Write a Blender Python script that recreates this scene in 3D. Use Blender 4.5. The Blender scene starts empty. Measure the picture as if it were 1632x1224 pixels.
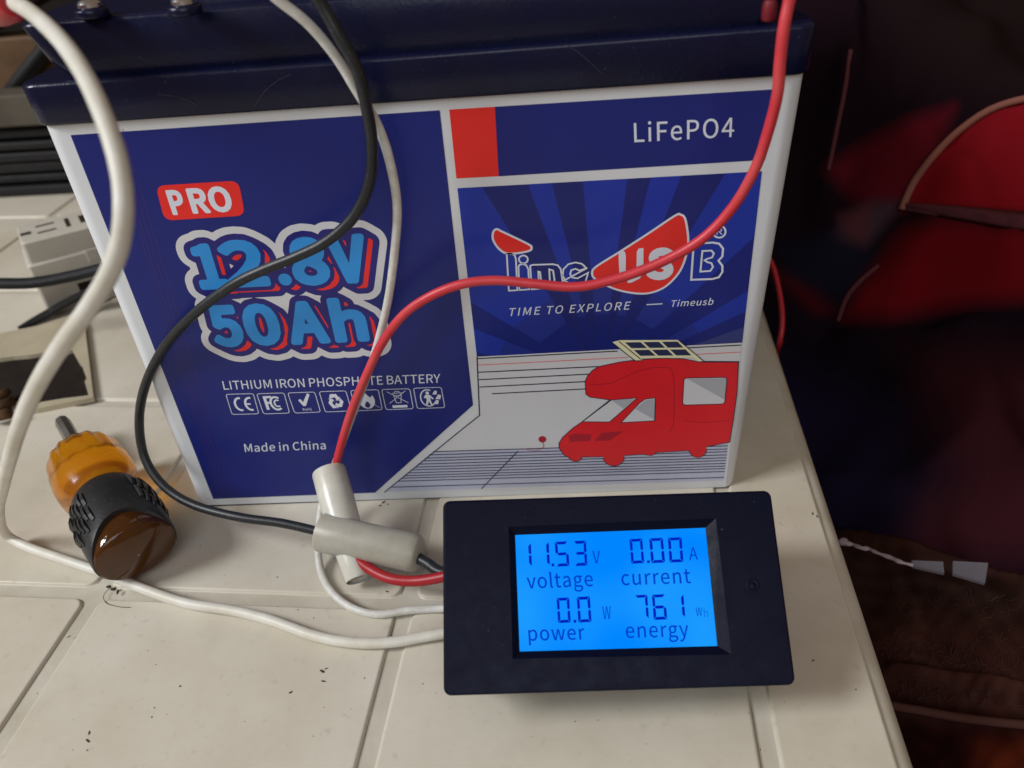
import bpy, bmesh, math, random, json
import numpy as np
from mathutils import Vector, Matrix
from mathutils.geometry import delaunay_2d_cdt

random.seed(4)
rng = np.random.default_rng(4)
sc = bpy.context.scene
COL = sc.collection
MM = 0.001

# ------------------------------------------------------------------ camera
F_PX = 1256.7242
CAM = np.array([30.5452, -210.2721, 197.5324])
RX, RY, RZ = 0.9559, 0.0597, 0.0087
def rot(rx, ry, rz):
    cx, sx, cy, sy, cz, sz = math.cos(rx), math.sin(rx), math.cos(ry), math.sin(ry), math.cos(rz), math.sin(rz)
    X = np.array([[1, 0, 0], [0, cx, -sx], [0, sx, cx]])
    Y = np.array([[cy, 0, sy], [0, 1, 0], [-sy, 0, cy]])
    Z = np.array([[cz, -sz, 0], [sz, cz, 0], [0, 0, 1]])
    return Z @ Y @ X
ROT = rot(RX, RY, RZ)
cd = bpy.data.cameras.new("camera")
cam = bpy.data.objects.new("camera", cd)
COL.objects.link(cam)
cam.location = CAM * MM
cam.rotation_euler = (RX, RY, RZ)
cd.sensor_width = 36
cd.lens = F_PX / 1632 * 36
cd.clip_start = 0.005
cd.clip_end = 20
cd.dof.use_dof = True
cd.dof.focus_distance = 0.238
cd.dof.aperture_fstop = 13.5
sc.camera = cam

# ------------------------------------------------------------------ world and lamps
w = bpy.data.worlds.new("World")
sc.world = w
w.use_nodes = True
bg = w.node_tree.nodes["Background"]
bg.inputs[0].default_value = (0.62, 0.43, 0.28, 1)
bg.inputs[1].default_value = 0.33
def area(name, loc, target, size, power, color, size_y=None):
    l = bpy.data.lights.new(name, 'AREA')
    l.energy = power
    l.color = color
    l.size = size
    if size_y:
        l.shape = 'RECTANGLE'
        l.size_y = size_y
    o = bpy.data.objects.new(name, l)
    COL.objects.link(o)
    o.location = loc
    o.rotation_euler = (Vector(target) - Vector(loc)).to_track_quat('-Z', 'Y').to_euler()
    return o
area("window_light", (-1.25, -0.42, 1.05), (0.05, -0.03, 0.0), 0.46, 22, (0.95, 0.97, 1.0), 0.5)
area("room_light", (0.10, -1.30, 1.10), (0, 0, 0.05), 1.0, 7.5, (0.84, 0.92, 1.0))
sc.view_settings.view_transform = 'Standard'
sc.view_settings.look = 'None'
sc.view_settings.exposure = 0
sc.view_settings.gamma = 1

# ------------------------------------------------------------------ picture measurements -> millimetres in the place
def ray(px, py):
    return ROT @ np.array([(px - 816) / F_PX, -(py - 612) / F_PX, -1.0])
def on(px, py, axis, val):
    d = ray(px, py)
    return CAM + d * ((val - CAM[axis]) / d[axis])
def dep(px, py, depth):
    return CAM + ray(px, py) * depth
def project(P):
    q = (np.asarray(P, float) - CAM) @ ROT
    return np.stack([816 + F_PX * q[..., 0] / -q[..., 2], 612 - F_PX * q[..., 1] / -q[..., 2]], -1)
def lab(px, py, s=1.0, ox=0, oy=0):          # a point printed on the battery's front
    r = on(px / s + ox, py / s + oy, 1, 0)
    return (r[0], r[2])

# ------------------------------------------------------------------ materials
def lin(c):
    c = c / 255.0
    return c / 12.92 if c <= 0.04045 else ((c + 0.055) / 1.055) ** 2.4
def rgb(r, g, b, k=1.0):
    return (min(lin(r) * k, .95), min(lin(g) * k, .95), min(lin(b) * k, .95), 1)
def pbr(name, col, rough=0.5, spec=0.5, metal=0.0, coat=0.0, trans=0.0, sss=0.0, noise=0.0, nscale=200.0, bump=0.0, bscale=600.0,
        emit=None, estr=0.0, sheen=0.0, noise_col=None, rough_noise=0.0, alpha=None):
    m = bpy.data.materials.new(name)
    m.use_nodes = True
    nt = m.node_tree
    b = nt.nodes["Principled BSDF"]
    b.inputs["Base Color"].default_value = col
    b.inputs["Roughness"].default_value = rough
    b.inputs["Specular IOR Level"].default_value = spec
    b.inputs["Metallic"].default_value = metal
    b.inputs["Coat Weight"].default_value = coat
    b.inputs["Coat Roughness"].default_value = 0.15
    b.inputs["Transmission Weight"].default_value = trans
    b.inputs["Sheen Weight"].default_value = sheen
    if sss:
        b.inputs["Subsurface Weight"].default_value = sss
        b.inputs["Subsurface Radius"].default_value = (1, .6, .3)
        b.inputs["Subsurface Scale"].default_value = 0.004
    if emit:
        b.inputs["Emission Color"].default_value = emit
        b.inputs["Emission Strength"].default_value = estr
    tc = nt.nodes.new("ShaderNodeTexCoord")
    if noise or rough_noise:
        n = nt.nodes.new("ShaderNodeTexNoise")
        n.inputs["Scale"].default_value = nscale
        n.inputs["Detail"].default_value = 6
        n.inputs["Roughness"].default_value = .6
        nt.links.new(tc.outputs["Object"], n.inputs["Vector"])
        if noise:
            r = nt.nodes.new("ShaderNodeMapRange")
            r.inputs[1].default_value = 0.3
            r.inputs[2].default_value = 0.7
            nt.links.new(n.outputs["Fac"], r.inputs[0])
            mx = nt.nodes.new("ShaderNodeMix")
            mx.data_type = 'RGBA'
            c2 = noise_col or tuple(c * (1 - noise) for c in col[:3]) + (1,)
            mx.inputs[6].default_value = col
            mx.inputs[7].default_value = c2
            nt.links.new(r.outputs[0], mx.inputs[0])
            nt.links.new(mx.outputs[2], b.inputs["Base Color"])
        if rough_noise:
            r = nt.nodes.new("ShaderNodeMapRange")
            r.inputs[1].default_value = 0.3
            r.inputs[2].default_value = 0.7
            r.inputs[3].default_value = max(0, rough - rough_noise)
            r.inputs[4].default_value = min(1, rough + rough_noise)
            nt.links.new(n.outputs["Fac"], r.inputs[0])
            nt.links.new(r.outputs[0], b.inputs["Roughness"])
    if bump:
        n2 = nt.nodes.new("ShaderNodeTexNoise")
        n2.inputs["Scale"].default_value = bscale
        n2.inputs["Detail"].default_value = 4
        nt.links.new(tc.outputs["Object"], n2.inputs["Vector"])
        bp = nt.nodes.new("ShaderNodeBump")
        bp.inputs["Strength"].default_value = bump
        bp.inputs["Distance"].default_value = 0.0004
        nt.links.new(n2.outputs["Fac"], bp.inputs["Height"])
        nt.links.new(bp.outputs[0], b.inputs["Normal"])
    return m

K = 1.45   # printed colours: what the picture shows over the light that falls there
def ink(name, r, g, b, **k):
    kw = dict(rough=.33, spec=.35, noise=.10, nscale=60, bump=.04, bscale=300)
    kw.update(k)
    return pbr(name, rgb(r, g, b, K), **kw)

M = {
 'case': pbr('navy_case_plastic', (0.0042, 0.0065, 0.034, 1), .28, .30, noise=.25, nscale=90, bump=.15, bscale=900, rough_noise=.08),
 'white': ink('white_label_film', 186, 190, 194, noise=.05),
 'blue': ink('navy_print', 25, 34, 103),
 'blue2': ink('royal_print', 23, 33, 106),
 'ray_light': ink('light_ray_print', 28, 47, 143),
 'ray_dark': ink('dark_ray_print', 25, 33, 100),
 'ray_mid': ink('fading_ray_print', 31, 44, 124),
 'ray_grey': ink('grey_ray_print', 48, 56, 112),
 'bluehalo': ink('outline_navy_print', 36, 34, 104),
 'red': ink('red_print', 205, 42, 38),
 'rvred': ink('camper_red_print', 196, 32, 40),
 'rvdark': ink('camper_dark_red_print', 150, 28, 44),
 'sky': ink('letter_blue_print', 44, 128, 196),
 'text': ink('pale_lettering_print', 188, 194, 206, noise=.03),
 'faint': ink('faint_line_print', 62, 42, 92),
 'line': ink('black_line_print', 26, 28, 52),
 'paper': ink('pale_scene_print', 182, 184, 188, noise=.04),
 'floorp': ink('grey_floor_print', 164, 169, 190, noise=.12),
 'shade': ink('grey_glass_print', 150, 153, 160, noise=.03),
 'cell': ink('solar_cell_print', 40, 46, 78),
 'yellow': ink('cream_frame_print', 205, 203, 168),
 'bezel': pbr('navy_bezel_plastic', (0.0024, 0.0036, 0.0165, 1), .40, .12, noise=.2, nscale=200, bump=.08, bscale=1800, rough_noise=.1),
 'lcd': pbr('blue_backlight', (0, 0, 0, 1), .4, .0, emit=(0.0, 0.262, 1.0, 1), estr=1.0),
 'seg': pbr('dark_blue_segment', (0, 0, 0, 1), .4, .0, emit=(0.0, 0.012, 0.50, 1), estr=1.0),
 'segw': pbr('blue_display_lettering', (0, 0, 0, 1), .4, .0, emit=(0.0, 0.040, 0.58, 1), estr=1.0),
 'segf': pbr('pale_display_lettering', (0, 0, 0, 1), .4, .0, emit=(0.0, 0.13, 0.80, 1), estr=1.0),
 'black_wire': pbr('black_pvc', (0.016, 0.019, 0.023, 1), .42, .5, noise=.3, nscale=300, bump=.12, bscale=1500),
 'red_wire': pbr('red_pvc', (0.62, 0.036, 0.052, 1), .42, .5, noise=.1, nscale=200, sss=.15, bump=.1, bscale=1200),
 'white_wire': pbr('white_pvc', (0.74, 0.74, 0.72, 1), .42, .5, noise=.1, nscale=300, bump=.1, bscale=1200, noise_col=(.55, .54, .47, 1)),
 'cream_wire': pbr('cream_pvc', (0.74, 0.73, 0.67, 1), .46, .5, noise=.12, nscale=110, noise_col=(.60, .57, .47, 1), bump=.1, bscale=1200),
 'tube': pbr('milky_connector_plastic', (0.70, 0.67, 0.60, 1), .30, .5, sss=.45, noise=.5, nscale=110, noise_col=(.56, .54, .46, 1), bump=.1, bscale=700),
 'tube2': pbr('milky_grey_connector_plastic', (0.47, 0.455, 0.40, 1), .38, .5, sss=.4, noise=.5, nscale=110, noise_col=(.36, .35, .28, 1), bump=.12, bscale=700),
 'orange': pbr('amber_acetate', (0.95, 0.44, 0.012, 1), .14, .5, trans=.85, sss=.0, noise=.15, nscale=90, noise_col=(.88, .32, .01, 1)),
 'cap': pbr('smoky_amber_acetate', (0.62, 0.22, 0.03, 1), .08, .6, trans=.85, noise=.4, nscale=50, noise_col=(.24, .07, .018, 1)),
 'rubber': pbr('black_rubber', (0.018, 0.019, 0.021, 1), .45, .45, noise=.3, nscale=200, bump=.2, bscale=1500),
 'steel': pbr('tool_steel', (0.36, 0.35, 0.33, 1), .38, .5, metal=.9, noise=.3, nscale=300),
 'box': pbr('beige_socket_plastic', (0.55, 0.52, 0.45, 1), .45, .4, noise=.12, nscale=60, bump=.1),
 'dark': pbr('dark_slot', (0.03, 0.02, 0.015, 1), .7, .2),
 'slat': pbr('black_slat', (0.016, 0.016, 0.018, 1), .55, .3, noise=.5, nscale=60, bump=.3),
 'wood': pbr('brown_wood', (0.17, 0.095, 0.045, 1), .6, .3, noise=.5, nscale=25, bump=.3),
 'greywood': pbr('grey_brown_board', (0.10, 0.085, 0.065, 1), .7, .3, noise=.4, nscale=30, bump=.3),
 'beige': pbr('beige_board', (0.50, 0.44, 0.31, 1), .7, .3, noise=.25, nscale=30, bump=.3),
 'brown': pbr('dark_brown_fill', (0.022, 0.015, 0.011, 1), .8, .2, noise=.5, nscale=90, bump=.5),
 'rust': pbr('rusty_brown', (0.10, 0.05, 0.02, 1), .8, .2, noise=.7, nscale=150, bump=.5),
 'metal': pbr('bright_metal', (0.60, 0.62, 0.68, 1), .25, .5, metal=1.0),
 'redcap': pbr('red_cap_plastic', (0.45, 0.02, 0.03, 1), .4, .4),
 'redcover': pbr('dark_red_cover', (0.16, 0.008, 0.016, 1), .5, .3),
 'redlead': pbr('deep_red_pvc', (0.40, 0.012, 0.02, 1), .42, .5, noise=.1, nscale=200),
 'pink': pbr('dusky_pink_band', (0.11, 0.032, 0.040, 1), .95, .05, noise=.35, nscale=120, bump=.4),
 'fibre': pbr('pinkish_fibre', (0.085, 0.036, 0.030, 1), .9, .1),
 'piping': pbr('tan_pink_piping', (0.24, 0.09, 0.065, 1), .8, .2),
 'piping_highlight': pbr('dusky_pink_piping_highlight', (0.10, 0.025, 0.03, 1), .85, .2),
 'tag': pbr('grey_white_tag', (0.11, 0.10, 0.115, 1), .7, .2, noise=.1, nscale=80),
 'crumb': pbr('dark_crumb', (0.07, 0.055, 0.042, 1), .9, .1),
 'floor': pbr('dark_floor', (0.012, 0.008, 0.008, 1), .9, .1, noise=.3, nscale=5),
}

M['scuff'] = pbr('scuffed_plastic', (.04, .04, .065, 1), .6, .3)
def table_mat():
    m = pbr('cream_table_resin', (0.56, 0.535, 0.46, 1), .36, .4, rough_noise=.1, nscale=25, bump=.10, bscale=350)
    nt = m.node_tree
    b = nt.nodes["Principled BSDF"]
    geo = nt.nodes.new("ShaderNodeNewGeometry")
    n1 = nt.nodes.new("ShaderNodeTexNoise"); n1.inputs["Scale"].default_value = 14; n1.inputs["Detail"].default_value = 8; n1.inputs["Roughness"].default_value = .65
    n2 = nt.nodes.new("ShaderNodeTexNoise"); n2.inputs["Scale"].default_value = 260; n2.inputs["Detail"].default_value = 3
    n3 = nt.nodes.new("ShaderNodeTexNoise"); n3.inputs["Scale"].default_value = 45; n3.inputs["Detail"].default_value = 9; n3.inputs["Distortion"].default_value = .3
    for n in (n1, n2, n3):
        nt.links.new(geo.outputs["Position"], n.inputs["Vector"])
    def mr(src, a, bb, lo, hi):
        r = nt.nodes.new("ShaderNodeMapRange")
        for i, v in enumerate((a, bb, lo, hi)): r.inputs[i + 1].default_value = v
        nt.links.new(src, r.inputs[0]); return r.outputs[0]
    def mix(fac, a, c, mode='MIX'):
        x = nt.nodes.new("ShaderNodeMix"); x.data_type = 'RGBA'; x.blend_type = mode
        nt.links.new(fac, x.inputs[0])
        if isinstance(a, tuple): x.inputs[6].default_value = a
        else: nt.links.new(a, x.inputs[6])
        x.inputs[7].default_value = c
        return x.outputs[2]
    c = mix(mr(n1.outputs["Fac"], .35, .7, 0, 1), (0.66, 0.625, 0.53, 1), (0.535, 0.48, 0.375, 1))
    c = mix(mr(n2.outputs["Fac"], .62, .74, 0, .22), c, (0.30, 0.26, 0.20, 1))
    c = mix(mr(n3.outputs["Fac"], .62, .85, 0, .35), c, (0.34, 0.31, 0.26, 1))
    nt.links.new(c, b.inputs["Base Color"])
    return m
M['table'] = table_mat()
M['groove'] = pbr('dusty_channel_resin', (0.61, 0.575, 0.49, 1), .42, .35, noise=.3, nscale=50, noise_col=(.47, .43, .34, 1), bump=.12)
M['shade_grime'] = pbr('joint_shade_grime', (0.16, 0.12, 0.08, 1), .9, .1, noise=.8, nscale=40, noise_col=(.46, .42, .34, 1))  # dark of the shaded channel wall painted in with the grime

# ------------------------------------------------------------------ mesh helpers (everything in millimetres)
def link(name, me, parent=None):
    o = bpy.data.objects.new(name, me)
    COL.objects.link(o)
    if parent is not None:
        o.parent = parent
    return o
def org(parent):
    v = Vector((0, 0, 0))
    while parent is not None:
        v += Vector(parent.location); parent = parent.parent
    return v
class MB:
    def __init__(s): s.v = []; s.f = []; s.sm = []; s.mi = []
    def add(s, vs, fs, smooth=False, mi=0):
        k = len(s.v)
        s.v += [tuple(map(float, p)) for p in vs]
        for f in fs:
            s.f.append([i + k for i in f]); s.sm.append(smooth); s.mi.append(mi)
        return s
    def build(s, name, mat, parent=None, fix=True):
        me = bpy.data.meshes.new(name)
        o0 = org(parent)
        me.from_pydata([(x * MM - o0.x, y * MM - o0.y, z * MM - o0.z) for x, y, z in s.v], [], s.f)
        me.polygons.foreach_set('use_smooth', s.sm)
        for m in (mat if isinstance(mat, (list, tuple)) else [mat]): me.materials.append(m)
        me.polygons.foreach_set('material_index', s.mi)
        if fix:
            bm = bmesh.new(); bm.from_mesh(me)
            bmesh.ops.recalc_face_normals(bm, faces=bm.faces)
            bm.to_mesh(me); bm.free()
        me.update()
        return link(name, me, parent)
def thing(name, loc, label, cat, group=None):
    o = link(name, None)
    o.empty_display_size = .01
    o.location = Vector(loc) * MM
    o['label'] = label; o['category'] = cat
    if group: o['group'] = group
    return o
def tag(o, label, cat, group=None, kind=None):
    if label: o['label'] = label
    if cat: o['category'] = cat
    if group: o['group'] = group
    if kind: o['kind'] = kind
    return o
def catmull(P, n=8):
    P = [np.asarray(p, float) for p in P]
    Q = [2 * P[0] - P[1]] + P + [2 * P[-1] - P[-2]]
    out = []
    for i in range(1, len(Q) - 2):
        a, b, c, d = Q[i - 1:i + 3]
        for k in range(n):
            t = k / n
            out.append(.5 * ((2 * b) + (c - a) * t + (2 * a - 5 * b + 4 * c - d) * t * t + (3 * b - a - 3 * c + d) * t ** 3))
    out.append(P[-1])
    return out
def frames(path):
    path = [np.asarray(p, float) for p in path]
    T = []
    for i in range(len(path)):
        d = path[min(i + 1, len(path) - 1)] - path[max(i - 1, 0)]
        T.append(d / (np.linalg.norm(d) + 1e-12))
    up = np.array([0, 0, 1.]) if abs(T[0][2]) < .9 else np.array([1., 0, 0])
    N = np.cross(T[0], up); N /= np.linalg.norm(N)
    out = []
    for t in T:
        N = N - t * (N @ t); N /= np.linalg.norm(N)
        out.append((t, N, np.cross(t, N)))
    return out
def tube(mb, path, r, n=14, caps=True, wob=0.0, sx=1.0):
    fr = frames(path); vs = []; fs = []
    for i, (p, (t, a, b)) in enumerate(zip(path, fr)):
        rr = r[i] if hasattr(r, '__len__') else r
        rr = rr * (1 + wob * math.sin(i * .9) * math.sin(i * .37))
        for k in range(n):
            th = 2 * math.pi * k / n
            vs.append(p + rr * (sx * math.cos(th) * a + math.sin(th) * b))
    for i in range(len(path) - 1):
        for k in range(n):
            fs.append([i * n + k, i * n + (k + 1) % n, (i + 1) * n + (k + 1) % n, (i + 1) * n + k])
    if caps:
        fs.append(list(range(n))[::-1]); fs.append([(len(path) - 1) * n + k for k in range(n)])
    mb.add(vs, fs, True)
    return mb
def box(mb, c, s, axes=None, bev=0.0, mi=0):
    ax = axes if axes is not None else np.eye(3)
    c = np.asarray(c, float); hx, hy, hz = np.array(s, float) / 2
    if bev <= 0:
        vs = [c + x * hx * ax[0] + y * hy * ax[1] + z * hz * ax[2] for z in (-1, 1) for y in (-1, 1) for x in (-1, 1)]
        mb.add(vs, [[0, 1, 3, 2], [4, 6, 7, 5], [0, 4, 5, 1], [2, 3, 7, 6], [0, 2, 6, 4], [1, 5, 7, 3]], False, mi)
        return mb
    b = min(bev, hx * .9, hy * .9, hz * .9)
    secs = []
    for z, i in ((-hz, b), (-hz + b * .3, b * .3), (-hz + b, 0), (hz - b, 0), (hz - b * .3, b * .3), (hz, b)):
        secs.append([c + x * ax[0] + y * ax[1] + z * ax[2] for x, y in rrect(hx - i, hy - i, max(b * 1.2 - i, .05), 3)])
    loft(mb, secs, smooth=False, mi=mi)
    return mb
def rrect(hx, hy, r, n=4):
    r = min(r, hx * .98, hy * .98)
    out = []
    for cx, cy, a0 in ((hx - r, hy - r, 0), (-hx + r, hy - r, 90), (-hx + r, -hy + r, 180), (hx - r, -hy + r, 270)):
        for k in range(n + 1):
            a = math.radians(a0 + 90 * k / n)
            out.append((cx + r * math.cos(a), cy + r * math.sin(a)))
    return out
def loft(mb, secs, smooth=True, caps=True, mi=0):
    n = len(secs[0]); vs = [p for s in secs for p in s]; fs = []
    for i in range(len(secs) - 1):
        for k in range(n):
            fs.append([i * n + k, i * n + (k + 1) % n, (i + 1) * n + (k + 1) % n, (i + 1) * n + k])
    mb.add(vs, fs, smooth, mi)
    if caps:
        mb.add(secs[0], [list(range(n))[::-1]], False, mi); mb.add(secs[-1], [list(range(n))], False, mi)
    return mb
def smooth_by_angle(o, deg=35):
    me = o.data
    me.polygons.foreach_set('use_smooth', [True] * len(me.polygons))
    try: me.set_sharp_from_angle(angle=math.radians(deg))
    except Exception: pass
    return o

# flat print: closed contours (even-odd) filled on a plane given by a mapping (u, v) -> xyz
def fill(mb, contours, to3, mi=0):
    vs = []; es = []
    for c in contours:
        if len(c) < 3: continue
        k = len(vs); vs += [Vector((float(a), float(b))) for a, b in c]
        es += [(k + i, k + (i + 1) % len(c)) for i in range(len(c))]
    if not vs: return mb
    v2, e2, f2, _, _, _ = delaunay_2d_cdt(vs, es, [], 1, 1e-6)
    V2 = np.array([(p[0], p[1]) for p in v2]); F2 = np.array([list(f) for f in f2])
    C = V2[F2].mean(1); A = np.array([vs[e[0]] for e in es]); B = np.array([vs[e[1]] for e in es])
    dy = B[:, 1] - A[:, 1]; dy[np.abs(dy) < 1e-12] = 1e-12
    cr = (A[:, 1][None] > C[:, 1][:, None]) != (B[:, 1][None] > C[:, 1][:, None])
    xi = A[:, 0] + (B[:, 0] - A[:, 0]) * (C[:, 1][:, None] - A[:, 1]) / dy
    keep = ((cr & (C[:, 0][:, None] < xi)).sum(1) % 2) == 1
    mb.add([to3(p[0], p[1]) for p in v2], [list(map(int, f)) for f in F2[keep]], False, mi)
    return mb
def ribbon_contours(pts, wdt, closed=False):
    P = [np.asarray(p, float) for p in pts]; n = len(P); A = []; B = []
    for i in range(n):
        if closed: a, c = P[i - 1], P[(i + 1) % n]
        else: a, c = P[max(i - 1, 0)], P[min(i + 1, n - 1)]
        d1 = P[i] - a; d2 = c - P[i]
        l1, l2 = np.linalg.norm(d1), np.linalg.norm(d2)
        d1 = d1 / l1 if l1 > 1e-9 else d2 / l2
        d2 = d2 / l2 if l2 > 1e-9 else d1
        t = d1 + d2; t /= max(np.linalg.norm(t), 1e-9)
        nn = np.array([-t[1], t[0]]); cosv = max(.45, nn @ np.array([-d1[1], d1[0]]))
        A.append(P[i] + nn * wdt / 2 / cosv); B.append(P[i] - nn * wdt / 2 / cosv)
    return A, B
def ribbon(mb, pts, wdt, to3, closed=False):
    A, B = ribbon_contours(pts, wdt, closed); n = len(A)
    m = n if closed else n - 1
    mb.add([to3(*p) for p in A] + [to3(*p) for p in B], [[i, (i + 1) % n, n + (i + 1) % n, n + i] for i in range(m)])
    return mb
def smooth2(pts, n=5, closed=False):
    P = [np.array([p[0], p[1], 0.]) for p in pts]
    if closed:
        P = [P[-1]] + P + [P[0], P[1]]
        q = catmull(P, n)[n:-n]
        return [(a[0], a[1]) for a in q[:-1]]
    return [(a[0], a[1]) for a in catmull(P, n)]
def circle(cx, cy, rx, ry=None, n=28):
    ry = ry or rx
    return [(cx + rx * math.cos(2 * math.pi * k / n), cy + ry * math.sin(2 * math.pi * k / n)) for k in range(n)]

# fine dust on dark plastics, and the backlight's slight unevenness
def dusty(m, scale, lo, hi, amount, col=(.35, .36, .42, 1)):
    nt = m.node_tree; b = nt.nodes["Principled BSDF"]; inp = b.inputs["Base Color"]
    tc = nt.nodes.new("ShaderNodeTexCoord"); n = nt.nodes.new("ShaderNodeTexNoise"); n.inputs["Scale"].default_value = scale; n.inputs["Detail"].default_value = 2
    nt.links.new(tc.outputs["Object"], n.inputs["Vector"])
    r = nt.nodes.new("ShaderNodeMapRange"); r.inputs[1].default_value = lo; r.inputs[2].default_value = hi; r.inputs[4].default_value = amount
    nt.links.new(n.outputs["Fac"], r.inputs[0])
    x = nt.nodes.new("ShaderNodeMix"); x.data_type = 'RGBA'; x.inputs[7].default_value = col
    if inp.is_linked: nt.links.new(inp.links[0].from_socket, x.inputs[6])
    else: x.inputs[6].default_value = inp.default_value
    nt.links.new(r.outputs[0], x.inputs[0]); nt.links.new(x.outputs[2], inp)
dusty(M['bezel'], 1500, .71, .80, .13)
dusty(M['case'], 1300, .70, .80, .14)
dusty(M['black_wire'], 900, .62, .75, .10)
dusty(M['rubber'], 900, .62, .78, .12)
dusty(M['red_wire'], 60, .52, .72, .25, (.75, .16, .15, 1))
def uneven(m, c1, c2):
    nt = m.node_tree; b = nt.nodes["Principled BSDF"]
    tc = nt.nodes.new("ShaderNodeTexCoord"); n = nt.nodes.new("ShaderNodeTexNoise"); n.inputs["Scale"].default_value = 38; n.inputs["Detail"].default_value = 1
    nt.links.new(tc.outputs["Object"], n.inputs["Vector"])
    x = nt.nodes.new("ShaderNodeMix"); x.data_type = 'RGBA'; x.inputs[6].default_value = c1; x.inputs[7].default_value = c2
    r = nt.nodes.new("ShaderNodeMapRange"); r.inputs[1].default_value = .35; r.inputs[2].default_value = .65
    nt.links.new(n.outputs["Fac"], r.inputs[0]); nt.links.new(r.outputs[0], x.inputs[0]); nt.links.new(x.outputs[2], b.inputs["Emission Color"])
uneven(M['lcd'], (0.0, 0.235, 1.0, 1), (0.012, 0.33, 1.0, 1))

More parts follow.
